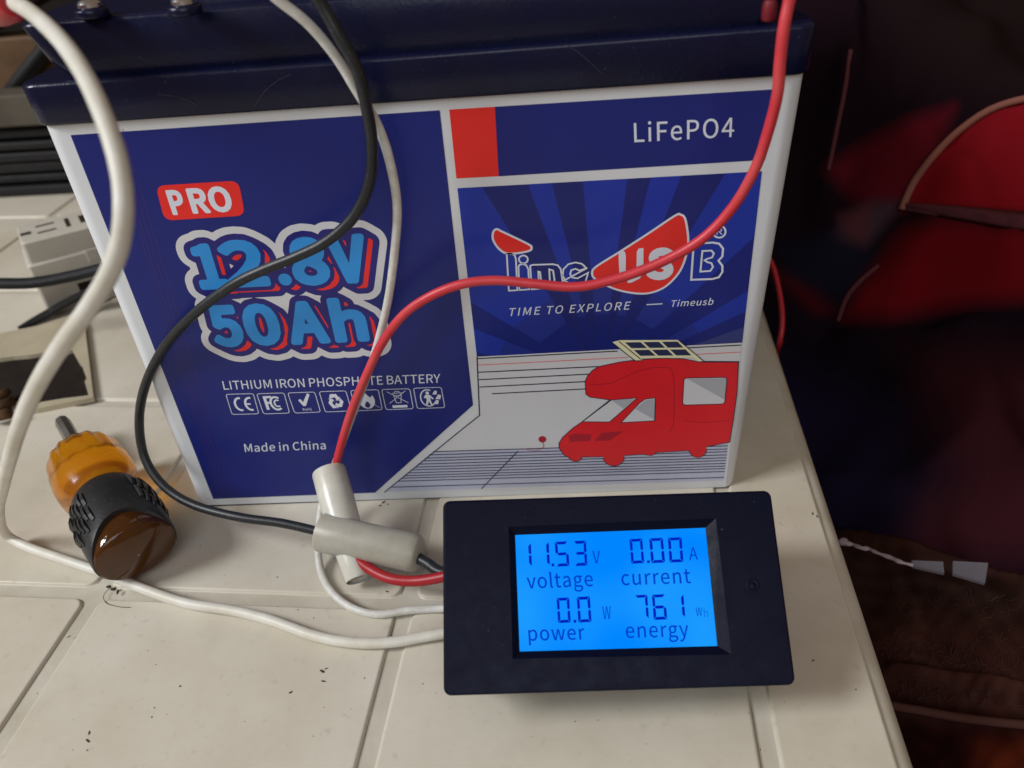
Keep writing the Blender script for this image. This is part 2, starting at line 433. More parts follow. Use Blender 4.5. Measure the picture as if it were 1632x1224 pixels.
# outlines of the letters used in the print: advance, contours (units: capital height 257)
GLYPH = {
 '.': (97, "49 -5 58 -3 65 2 70 10 72 20 70 30 65 37 58 42 49 44 40 42 32 37 27 30 26 20 27 10 32 2 40 -3"),
 '0': (194, "97 -5 130 4 156 29 172 70 177 129 172 187 156 229 130 253 97 261 64 253 39 229 23 187 18 129 23 70 39 29 64 4;97 21 77 28 62 47 52 81 48 129 52 177 62 211 77 230 97 236 117 230 133 211 143 177 146 129 143 81 133 47 117 28"),
 '1': (194, "31 0 172 0 172 27 120 27 120 257 96 257 85 251 72 246 58 242 42 238 42 218 88 218 88 27 31 27"),
 '2': (194, "15 0 177 0 177 28 106 28 96 27 85 27 74 26 64 25 105 67 137 108 157 147 165 186 159 217 144 241 121 256 90 261 67 259 47 251 30 239 14 224 33 206 44 217 57 227 71 233 86 235 107 231 121 221 130 205 133 185 126 150 104 112 68 68 15 19"),
 '4': (194, "119 0 149 0 149 71 183 71 183 96 149 96 149 257 114 257 7 92 7 71 119 71;119 96 40 96 99 184 104 193 109 203 115 212 119 222 121 222 120 211 120 198 119 186 119 175"),
 '5': (194, "92 -5 123 1 150 18 169 46 176 83 170 120 153 146 128 160 98 165 87 165 78 163 69 159 60 155 67 229 163 229 163 257 39 257 30 137 47 126 58 133 68 137 78 140 90 141 112 137 129 126 139 107 143 83 139 57 127 38 110 26 89 22 68 24 51 31 37 40 26 50 9 29 24 17 42 6 64 -2"),
 '8': (194, "98 -5 131 1 156 15 172 36 178 62 175 85 165 104 151 118 135 129 135 131 147 142 158 156 166 174 169 193 164 220 150 242 128 256 99 261 71 256 49 243 34 222 28 195 31 177 39 161 50 147 63 136 63 135 46 123 31 107 20 88 16 64 22 36 39 15 65 1;116 139 94 149 75 160 62 175 57 195 60 212 69 225 82 234 98 237 117 233 130 224 139 209 142 191 140 177 135 164 127 151;98 19 77 23 60 33 49 48 44 67 47 84 54 100 66 113 80 125 106 114 127 101 142 85 148 63 144 45 134 31 119 22"),
 'A': (213, "1 0 34 0 59 78 153 78 177 0 211 0 124 257 88 257;67 104 79 144 86 165 93 187 99 208 105 230 106 230 113 208 119 187 125 165 132 144 145 104"),
 'B': (230, "35 0 117 0 156 5 187 19 207 42 214 75 210 99 200 117 183 129 162 137 162 138 178 147 190 159 197 176 200 194 193 223 175 242 147 253 111 257 35 257;68 148 68 231 107 231 134 229 153 222 164 209 168 190 164 172 153 159 134 151 106 148;68 26 68 123 112 123 142 120 164 111 178 97 182 76 178 54 164 38 142 29 112 26"),
 'C': (223, "132 -5 155 -2 176 5 195 17 211 32 193 53 180 41 166 32 151 26 133 24 100 31 75 52 59 85 54 129 59 172 76 205 101 226 134 233 150 231 164 226 176 219 187 209 204 230 192 242 175 252 156 259 134 261 89 252 53 226 29 184 20 128 29 72 52 31 88 4"),
 'E': (206, "35 0 187 0 187 28 68 28 68 121 165 121 165 149 68 149 68 229 183 229 183 257 35 257"),
 'F': (193, "35 0 68 0 68 115 166 115 166 143 68 143 68 229 183 229 183 257 35 257"),
 'H': (255, "35 0 68 0 68 121 187 121 187 0 220 0 220 257 187 257 187 149 68 149 68 257 35 257"),
 'I': (103, "35 0 68 0 68 257 35 257"),
 'L': (190, "35 0 180 0 180 28 68 28 68 257 35 257"),
 'M': (284, "35 0 64 0 64 142 64 160 63 180 62 200 60 218 62 218 82 159 131 26 153 26 201 159 222 218 223 218 222 200 220 180 219 160 219 142 219 0 249 0 249 257 210 257 161 119 157 106 152 93 148 79 143 66 142 66 137 79 133 93 128 106 123 119 74 257 35 257"),
 'N': (253, "35 0 66 0 66 135 65 155 64 175 63 195 62 215 63 215 91 162 185 0 218 0 218 257 187 257 187 123 187 103 188 82 190 62 192 42 190 42 162 95 68 257 35 257"),
 'O': (260, "130 -5 174 5 209 31 231 74 239 129 231 185 209 226 174 252 130 261 86 252 51 226 28 185 20 129 28 74 51 31 86 5;130 24 98 31 74 52 59 86 54 129 59 172 74 205 98 226 130 233 161 226 185 205 201 172 206 129 201 86 185 52 161 31"),
 'P': (222, "35 0 68 0 68 102 110 102 148 107 178 121 198 146 204 181 198 217 178 240 148 253 109 257 35 257;68 129 68 230 104 230 134 228 155 220 168 205 172 181 168 158 156 141 135 132 106 129"),
 'R': (222, "68 135 68 230 111 230 137 228 157 220 169 206 173 185 169 163 157 147 137 138 111 135;176 0 213 0 147 112 171 122 189 137 201 158 205 185 199 219 180 241 152 253 116 257 35 257 35 0 68 0 68 109 114 109"),
 'S': (209, "106 -5 143 1 170 17 188 40 194 68 190 93 178 112 162 126 141 137 104 153 89 159 75 168 65 180 62 196 65 211 75 223 90 230 110 233 127 231 142 226 156 219 168 209 185 230 170 242 152 252 132 259 110 261 77 256 52 242 35 221 29 193 34 169 46 150 63 137 81 127 118 111 135 103 148 94 157 82 161 65 157 48 146 35 130 27 107 24 87 26 68 33 51 43 36 56 17 33 35 18 56 6 80 -2"),
 'T': (210, "89 0 121 0 121 229 199 229 199 257 11 257 11 229 89 229"),
 'U': (252, "126 -5 163 1 192 20 211 54 218 106 218 257 187 257 187 105 183 66 170 41 150 28 126 24 103 28 84 41 71 66 67 105 67 257 34 257 34 106 41 54 61 20 90 1"),
 'V': (201, "82 0 120 0 201 257 168 257 127 118 121 96 115 75 109 55 102 33 101 33 94 55 88 75 82 96 76 118 34 257 0 257"),
 'W': (307, "63 0 102 0 140 155 143 170 147 184 150 199 153 213 154 213 158 199 161 184 164 170 167 155 206 0 245 0 298 257 267 257 239 117 236 96 232 75 229 55 225 34 223 34 219 55 214 76 210 96 205 117 169 257 140 257 104 117 100 96 95 75 90 55 86 34 85 34 81 55 77 75 73 96 69 117 42 257 9 257"),
 'X': (201, "6 0 40 0 77 69 82 79 87 89 92 100 98 111 99 111 105 100 111 89 116 79 121 69 159 0 195 0 120 131 190 257 156 257 121 191 117 182 113 173 108 164 103 153 102 153 96 164 91 173 86 182 82 191 47 257 11 257 81 133"),
 'Y': (186, "77 0 109 0 109 99 186 257 153 257 120 184 114 170 107 156 101 142 94 128 92 128 86 142 80 156 73 170 67 184 34 257 0 257 77 99"),
 'a': (197, "76 -5 93 -2 109 3 125 12 139 23 140 23 143 0 169 0 169 117 165 149 154 174 133 189 103 195 81 193 61 187 43 179 29 170 41 148 53 156 67 162 82 167 98 168 117 164 129 154 136 138 137 120 85 111 49 97 28 77 21 49 25 26 36 10 54 -1;85 21 72 23 61 28 54 38 51 51 56 68 70 82 97 92 137 99 137 46 124 35 111 28 98 23"),
 'b': (216, "116 -5 147 2 173 22 192 55 199 98 194 138 179 169 155 188 123 195 107 193 92 187 77 179 63 168 64 202 64 279 32 279 32 0 58 0 61 20 62 20 75 9 89 2 102 -3;111 22 100 23 89 27 77 33 64 42 64 142 78 153 90 161 103 166 115 168 138 163 154 149 163 127 165 98 161 66 150 42 132 28"),
 'c': (179, "107 -5 124 -3 140 2 155 9 169 19 155 41 145 34 134 28 123 24 110 22 86 27 67 42 55 65 51 95 56 125 68 148 87 163 111 168 122 167 131 164 140 158 149 152 165 173 154 181 142 188 127 193 110 195 75 188 46 169 26 137 18 95 25 53 44 22 72 2"),
 'd': (217, "97 -5 114 -2 129 3 143 12 155 22 156 22 159 0 185 0 185 279 153 279 153 206 154 173 142 182 130 189 116 194 101 195 70 188 43 168 25 137 19 95 24 53 40 21 65 2;104 22 82 27 65 42 55 65 51 95 56 125 68 148 85 163 106 168 118 167 130 163 141 157 153 148 153 48 141 37 129 29 117 24"),
 'e': (194, "109 -5 127 -3 144 1 158 7 172 15 160 36 149 30 138 25 126 22 113 21 88 26 68 39 55 60 50 88 178 88 178 91 179 96 179 101 179 106 174 143 160 171 136 189 103 195 72 188 44 168 25 137 18 95 25 53 45 22 74 2;49 110 56 135 68 154 85 166 104 169 124 166 139 154 148 136 151 110"),
 'g': (197, "96 -88 136 -82 166 -68 186 -47 193 -22 188 -1 176 13 155 21 126 23 89 23 73 25 63 29 57 36 56 44 57 51 59 57 63 62 68 67 75 64 82 62 89 61 96 60 123 65 145 78 160 99 166 126 164 138 161 149 156 158 150 166 189 166 189 190 123 190 117 192 111 194 104 195 96 195 69 190 46 177 31 155 25 127 27 111 33 97 41 85 50 76 50 75 42 68 35 60 31 50 29 39 30 29 34 20 39 13 46 8 46 6 34 -3 25 -13 20 -25 18 -37 24 -58 40 -74 65 -84;96 82 80 85 68 94 59 108 56 127 59 146 68 160 80 169 96 172 112 169 125 160 133 146 137 127 133 108 125 94 112 85;101 -65 78 -63 60 -56 50 -46 46 -32 47 -24 50 -16 56 -8 65 0 72 -1 78 -2 84 -3 90 -3 123 -3 139 -4 151 -8 159 -16 161 -27 157 -41 145 -54 126 -62"),
 'h': (213, "32 0 64 0 64 138 78 151 90 160 103 165 116 167 133 164 144 155 150 139 152 116 152 0 184 0 184 120 181 152 170 176 152 190 126 195 108 193 91 186 77 176 63 163 64 202 64 279 32 279"),
 'i': (96, "32 0 64 0 64 190 32 190;48 229 57 231 64 235 68 242 70 251 68 259 64 266 57 270 48 271 40 270 33 266 29 259 27 251 29 242 33 235 40 231"),
 'l': (99, "66 -5 72 -4 77 -4 81 -3 84 -2 80 23 73 22 70 23 67 25 65 29 64 36 64 279 32 279 32 38 34 20 40 7 51 -2"),
 'm': (324, "32 0 64 0 64 138 77 151 89 160 101 165 112 167 128 164 139 155 145 139 147 116 147 0 179 0 179 138 192 151 204 160 216 165 227 167 243 164 254 155 260 139 263 116 263 0 294 0 294 120 291 152 280 176 262 190 237 195 220 192 204 185 189 173 174 159 167 174 156 185 141 192 121 195 105 193 90 186 75 175 62 162 58 190 32 190"),
 'n': (214, "32 0 64 0 64 138 78 151 90 160 103 165 116 167 133 164 144 155 150 139 152 116 152 0 184 0 184 120 181 152 170 176 152 190 126 195 108 193 91 186 76 175 62 162 58 190 32 190"),
 'o': (212, "106 -5 139 2 167 22 187 53 194 95 187 137 167 169 139 188 106 195 73 188 45 169 25 137 18 95 25 53 45 22 73 2;106 22 84 27 66 42 55 65 51 95 55 125 66 148 84 163 106 168 129 163 146 148 157 125 161 95 157 65 146 42 129 27"),
 'p': (217, "32 -80 64 -80 64 -16 63 18 76 8 90 1 103 -3 116 -5 147 2 173 22 192 55 199 98 194 138 179 169 155 188 123 195 107 193 91 187 76 178 62 168 58 190 32 190;111 22 100 23 89 27 77 33 64 42 64 142 78 153 91 161 103 166 115 168 138 163 154 149 163 127 165 98 161 66 150 42 132 28"),
 'r': (136, "32 0 64 0 64 122 75 143 87 156 100 164 112 166 117 166 122 166 126 165 131 163 137 191 132 193 127 194 122 195 116 195 101 192 86 184 73 172 62 155 58 190 32 190"),
 's': (164, "82 -5 112 0 133 12 146 30 151 52 146 75 132 90 114 101 93 110 78 116 65 122 56 131 52 143 54 153 61 162 72 168 88 170 100 169 111 165 121 160 131 153 146 173 134 182 120 189 104 193 87 195 59 191 39 179 26 162 22 141 27 120 39 105 57 94 77 86 93 80 107 72 117 63 120 50 118 38 111 29 99 23 83 20 67 22 53 27 39 34 27 43 11 22 26 11 43 3 62 -3"),
 't': (132, "92 -5 101 -4 110 -2 119 0 127 2 121 27 116 25 110 23 105 22 99 21 85 24 76 31 71 42 70 58 70 164 121 164 121 190 70 190 70 244 43 244 40 190 9 188 9 164 38 164 38 59 41 33 50 13 66 0"),
 'u': (213, "88 -5 106 -2 122 5 137 16 151 30 152 30 154 0 181 0 181 190 149 190 149 55 136 41 124 31 111 25 97 23 81 26 70 35 64 51 62 74 62 190 29 190 29 70 33 38 44 14 62 0"),
 'v': (182, "73 0 111 0 178 190 146 190 110 82 106 68 102 54 97 40 93 26 91 26 87 40 82 54 78 68 74 82 38 190 5 190"),
 'w': (281, "62 0 99 0 126 102 130 116 133 129 136 143 139 157 141 157 144 143 147 129 151 116 154 103 181 0 220 0 272 190 241 190 213 80 210 67 207 53 205 40 202 27 200 27 187 80 157 190 126 190 96 80 93 67 89 53 86 40 83 27 82 27 70 80 42 190 9 190"),
 'y': (182, "35 -82 61 -77 80 -63 95 -42 106 -16 178 190 147 190 112 85 97 31 95 31 90 44 86 58 81 72 76 85 38 190 5 190 81 0 77 -15 70 -31 60 -44 49 -53 34 -56 30 -55 26 -55 22 -54 19 -53 13 -78 18 -80 23 -81 29 -82"),
}
# outlines of the bold lettering in 1/100 mm on the label
BOLD = {
 'big_white': "-4565 6243 -4655 6258 -4735 6285 -4795 6316 -4915 6396 -5015 6343 -5105 6313 -5345 6259 -5415 6255 -5485 6261 -5725 6315 -5785 6334 -5865 6373 -5995 6460 -6165 6353 -6225 6327 -6295 6307 -6455 6274 -6525 6266 -6595 6268 -6775 6291 -6845 6310 -6995 6369 -7145 6461 -7254 6534 -7315 6584 -7430 6664 -7535 6756 -7600 6834 -7644 6914 -7672 6994 -7686 7084 -7684 7174 -7669 7254 -7645 7324 -7608 7394 -7551 7474 -7580 7574 -7588 7674 -7545 8314 -7536 8374 -7517 8444 -7492 8504 -7455 8565 -7408 8624 -7471 8694 -7507 8744 -7540 8804 -7566 8874 -7580 8934 -7586 8994 -7583 9214 -7572 9274 -7554 9334 -7527 9394 -7497 9444 -7418 9534 -7365 9576 -7305 9612 -7301 9624 -7301 9694 -7385 9768 -7447 9844 -7494 9934 -7523 10034 -7531 10124 -7531 10244 -7526 10304 -7500 10404 -7456 10494 -7422 10544 -7375 10595 -7325 10638 -7265 10677 -7185 10712 -7032 10754 -6945 10797 -6865 10823 -6755 10836 -6615 10836 -6545 10829 -6435 10798 -6325 10739 -6185 10810 -5985 10871 -5905 10884 -5675 10895 -5425 10866 -5355 10851 -5281 10824 -5085 10727 -4925 10621 -4765 10501 -4708 10444 -4585 10294 -4555 10374 -4516 10444 -4400 10594 -4345 10651 -4265 10710 -4110 10794 -4045 10822 -3975 10841 -3775 10873 -3675 10875 -3435 10838 -3315 10797 -3225 10846 -3125 10877 -3045 10887 -2845 10887 -2765 10878 -2695 10859 -2625 10829 -2545 10780 -2455 10836 -2345 10875 -2255 10887 -2065 10887 -1995 10881 -1935 10868 -1875 10847 -1811 10814 -1660 10714 -1595 10660 -1515 10605 -1460 10554 -1412 10494 -1363 10404 -1333 10304 -1323 10204 -1334 10104 -1725 8674 -1770 8564 -1815 8496 -1865 8442 -1925 8393 -1995 8352 -2065 8324 -2135 8308 -2195 8301 -2325 8301 -2344 8294 -2125 8148 -2065 8099 -1987 8044 -1935 7997 -1895 7949 -1860 7894 -1780 7744 -1752 7674 -1735 7594 -1712 7384 -1712 6744 -1719 6674 -1733 6614 -1754 6554 -1785 6494 -1855 6403 -1905 6357 -1952 6324 -2057 6274 -2115 6258 -2175 6248 -2415 6246 -2485 6251 -2580 6274 -2675 6317 -2725 6291 -2785 6268 -2895 6248 -3155 6247 -3225 6256 -3285 6272 -3365 6252 -3425 6244 -3675 6243 -3755 6256 -3835 6282 -3900 6314 -4005 6384 -4115 6306 -4175 6278 -4235 6258 -4335 6243",
 'big_navy': "-4555 6463 -4615 6475 -4675 6501 -4786 6574 -4835 6617 -4925 6677 -5045 6578 -5115 6539 -5365 6479 -5415 6475 -5465 6480 -5675 6530 -5725 6548 -5855 6630 -5925 6687 -6015 6747 -6060 6694 -6095 6662 -6245 6560 -6305 6532 -6525 6486 -6575 6487 -6725 6505 -6775 6518 -6885 6561 -6945 6593 -7125 6712 -7185 6762 -7285 6830 -7375 6907 -7416 6954 -7447 7014 -7464 7074 -7467 7134 -7458 7194 -7440 7244 -7417 7284 -7319 7414 -7278 7454 -7315 7499 -7341 7544 -7359 7594 -7368 7654 -7325 8294 -7315 8354 -7296 8404 -7265 8453 -7226 8494 -7185 8524 -7145 8544 -7095 8560 -7045 8566 -6955 8566 -6937 8574 -6985 8597 -7086 8664 -7145 8714 -7274 8804 -7329 8874 -7347 8914 -7362 8964 -7366 9014 -7365 9184 -7352 9244 -7325 9304 -7278 9364 -7225 9405 -7165 9432 -7085 9448 -7081 9454 -7081 9814 -7195 9893 -7239 9934 -7280 9994 -7305 10067 -7311 10124 -7309 10264 -7295 10324 -7266 10384 -7215 10444 -7145 10491 -7105 10507 -6965 10544 -6855 10596 -6785 10614 -6615 10616 -6545 10604 -6477 10574 -6335 10479 -6325 10480 -6261 10524 -6115 10601 -5915 10661 -5695 10676 -5455 10648 -5395 10633 -5185 10530 -5045 10437 -4996 10394 -4921 10344 -4870 10294 -4765 10167 -4737 10124 -4715 10071 -4670 9894 -4662 9814 -4674 9744 -4728 9544 -4758 9474 -4755 9468 -4685 9499 -4605 9517 -4535 9519 -4465 9507 -4458 9514 -4430 9594 -4341 9734 -4341 9744 -4373 9804 -4390 9854 -4416 10014 -4409 10084 -4359 10274 -4325 10334 -4230 10454 -4195 10490 -4145 10526 -3985 10609 -3935 10624 -3755 10654 -3675 10654 -3455 10616 -3405 10594 -3285 10525 -3275 10524 -3245 10566 -3206 10604 -3165 10631 -3115 10653 -3035 10667 -2835 10666 -2775 10654 -2715 10627 -2575 10534 -2505 10479 -2470 10544 -2425 10594 -2365 10635 -2295 10660 -2235 10667 -2045 10666 -1975 10650 -1915 10620 -1785 10533 -1735 10490 -1654 10434 -1615 10397 -1584 10354 -1560 10304 -1547 10254 -1544 10194 -1555 10124 -1937 8734 -1966 8664 -1995 8624 -2036 8584 -2085 8553 -2135 8533 -2205 8521 -2435 8523 -2495 8538 -2555 8568 -2805 8744 -2855 8789 -2865 8786 -2926 8714 -2965 8678 -3079 8614 -2890 8494 -2835 8448 -2733 8374 -2698 8334 -2669 8284 -2651 8234 -2643 8184 -2635 8178 -2565 8163 -2515 8142 -2265 7978 -2205 7928 -2114 7864 -2077 7824 -2050 7784 -1980 7654 -1961 7604 -1933 7384 -1932 6744 -1944 6674 -1976 6604 -2015 6554 -2065 6513 -2125 6483 -2195 6467 -2425 6466 -2485 6475 -2555 6503 -2685 6590 -2695 6591 -2735 6545 -2785 6507 -2835 6483 -2895 6469 -3155 6468 -3225 6484 -3295 6517 -3355 6484 -3425 6465 -3655 6463 -3725 6475 -3785 6502 -3895 6575 -3945 6618 -4065 6700 -4075 6695 -4101 6624 -4135 6571 -4183 6524 -4235 6491 -4285 6472 -4335 6463;-4747 7944 -4604 8374 -4580 8424 -4542 8474 -4495 8515 -4435 8547 -4370 8564 -4386 8574 -4445 8588 -4486 8604 -4625 8694 -4635 8693 -4675 8649 -4725 8612 -4775 8589 -4835 8575 -5575 8572 -5625 8564 -5355 8506 -5305 8481 -5174 8394 -5035 8290 -4857 8144 -4813 8084;-3668 8274 -3665 8269 -3658 8274 -3656 8284 -3655 8364 -3642 8424 -3620 8474 -3586 8524 -3725 8548 -3775 8562 -3955 8649 -4025 8694 -4075 8653 -4145 8607 -4195 8587 -4252 8574 -4225 8568 -4095 8562 -4015 8536 -3859 8434 -3805 8388 -3735 8341 -3703 8314;-6118 8394 -6105 8394 -6007 8474 -5945 8506 -5676 8564 -5725 8572 -6015 8575 -6105 8556 -6368 8554 -6345 8550 -6295 8521 -6165 8434;-6096 9584 -6095 9580 -6085 9582 -6045 9610 -5986 9664 -6095 9736",
 'big_red': "-4545 6653 -4575 6663 -4604 6684 -4595 6692 -4545 6699 -4495 6718 -4455 6745 -4415 6787 -4385 6844 -4305 7099 -4175 7101 -4161 7064 -4163 7054 -4265 6724 -4285 6688 -4315 6664 -4345 6654;-3655 6654 -3701 6674 -3712 6684 -3705 6691 -3655 6698 -3615 6710 -3573 6734 -3535 6767 -3465 6719 -3383 6694 -3415 6665 -3455 6653;-3155 6661 -3185 6676 -3202 6694 -3115 6704 -3045 6736 -3011 6764 -2985 6794 -2952 6864 -2943 6924 -2943 7504 -2925 7520 -2895 7531 -2888 7524 -2885 7494 -2885 6914 -2870 6844 -2833 6774 -2839 6724 -2865 6683 -2885 6669 -2915 6658 -3125 6656;-2445 6661 -2475 6677 -2490 6694 -2395 6706 -2325 6742 -2295 6769 -2268 6804 -2248 6844 -2236 6884 -2232 6924 -2232 7534 -2250 7714 -2245 7726 -2218 7694 -2148 7564 -2140 7534 -2122 7364 -2123 6744 -2132 6714 -2145 6693 -2166 6674 -2195 6660 -2225 6656 -2415 6656;-5455 6673 -5587 6704 -5585 6714 -5395 6759 -5355 6775 -5315 6800 -5154 6934 -5125 6965 -5101 7004 -4994 7244 -4984 7294 -4954 7614 -4985 7934 -4995 7974 -5016 8024 -5005 8023 -4975 7984 -4876 7754 -4844 7444 -4994 6984 -5002 6934 -4998 6864 -5175 6720 -5395 6666;-6615 6683 -6695 6693 -6755 6714 -6575 6755 -6505 6789 -6375 6877 -6345 6903 -6320 6934 -6235 7069 -6225 7072 -6183 6984 -6133 6924 -6198 6824 -6365 6712 -6535 6676;-5645 7322 -5655 7336 -5684 7424 -5701 7614 -5682 7804 -5655 7884 -5645 7898 -5613 7804 -5599 7614 -5613 7414;-6805 7351 -6882 7404 -6835 7440 -6805 7453 -6788 7444 -6780 7394 -6785 7353 -6795 7347;-3605 7364 -3875 8197 -3865 8198 -3842 8184 -3812 8144 -3597 7484 -3597 7384;-6325 7867 -6373 7914 -6315 7944 -6309 7934 -6315 7878;-2935 8131 -2943 8144 -2943 8254 -2935 8265 -2895 8257 -2861 8234 -2838 8194 -2833 8154 -2835 8141;-3495 8703 -3686 8734 -3685 8744 -3485 8777 -3445 8788 -3265 8879 -3211 8924 -3105 9050 -3072 9114 -3026 9304 -3026 9344 -3040 9444 -3035 9459 -2998 9414 -2920 9134 -2953 8994 -2965 8964 -3085 8825 -3245 8743 -3465 8702;-2415 8713 -2445 8723 -2472 8744 -2465 8750 -2385 8763 -2335 8786 -2280 8834 -2243 8894 -1855 10301 -1835 10308 -1795 10299 -1765 10280 -1746 10254 -1735 10224 -1736 10184 -2123 8774 -2153 8734 -2195 8713;-6875 8754 -6905 8774 -6912 8784 -6905 8786 -6355 8786 -6315 8791 -6265 8807 -6225 8803 -6045 8802 -5085 8804 -5045 8812 -5005 8828 -4944 8874 -4920 8904 -4898 8944 -4875 9029 -4846 8964 -4812 8914 -4772 8874 -4770 8864 -4778 8824 -4798 8794 -4825 8774 -4865 8763 -5975 8762 -6015 8769 -6045 8787 -6085 8755 -6125 8746 -6835 8746;-4365 8764 -4405 8776 -4448 8804 -4453 8814 -4405 8835 -4345 8875 -4306 8914 -4275 8959 -4265 8958 -4202 8894 -4151 8864 -4148 8854 -4175 8817 -4235 8775 -4315 8756;-3715 9334 -3765 9342 -3785 9353 -3793 9364 -3785 9380 -3775 9386 -3699 9344;-6325 9383 -6385 9387 -6396 9394 -6395 10035 -6290 9954 -6286 9944 -6286 9384 -6295 9375;-5045 9402 -5095 9411 -5236 9414 -5192 9464 -5055 9666 -5031 9714 -4963 9974 -4963 10024 -4987 10124 -4985 10135 -4915 10050 -4900 10024 -4855 9852 -4853 9814 -4915 9584 -5035 9403;-3075 9563 -3135 9666 -3165 9704 -3115 9814 -3105 9801 -3048 9594 -3065 9568;-5885 9832 -5910 9844 -5980 9894 -5895 9960 -5835 9996 -5785 10011 -5735 10016 -5665 10006 -5655 9999 -5652 9994 -5669 9934 -5815 9836 -5845 9828;-2545 10085 -2602 10294 -2595 10303 -2565 10289 -2545 10271 -2529 10244 -2518 10204",
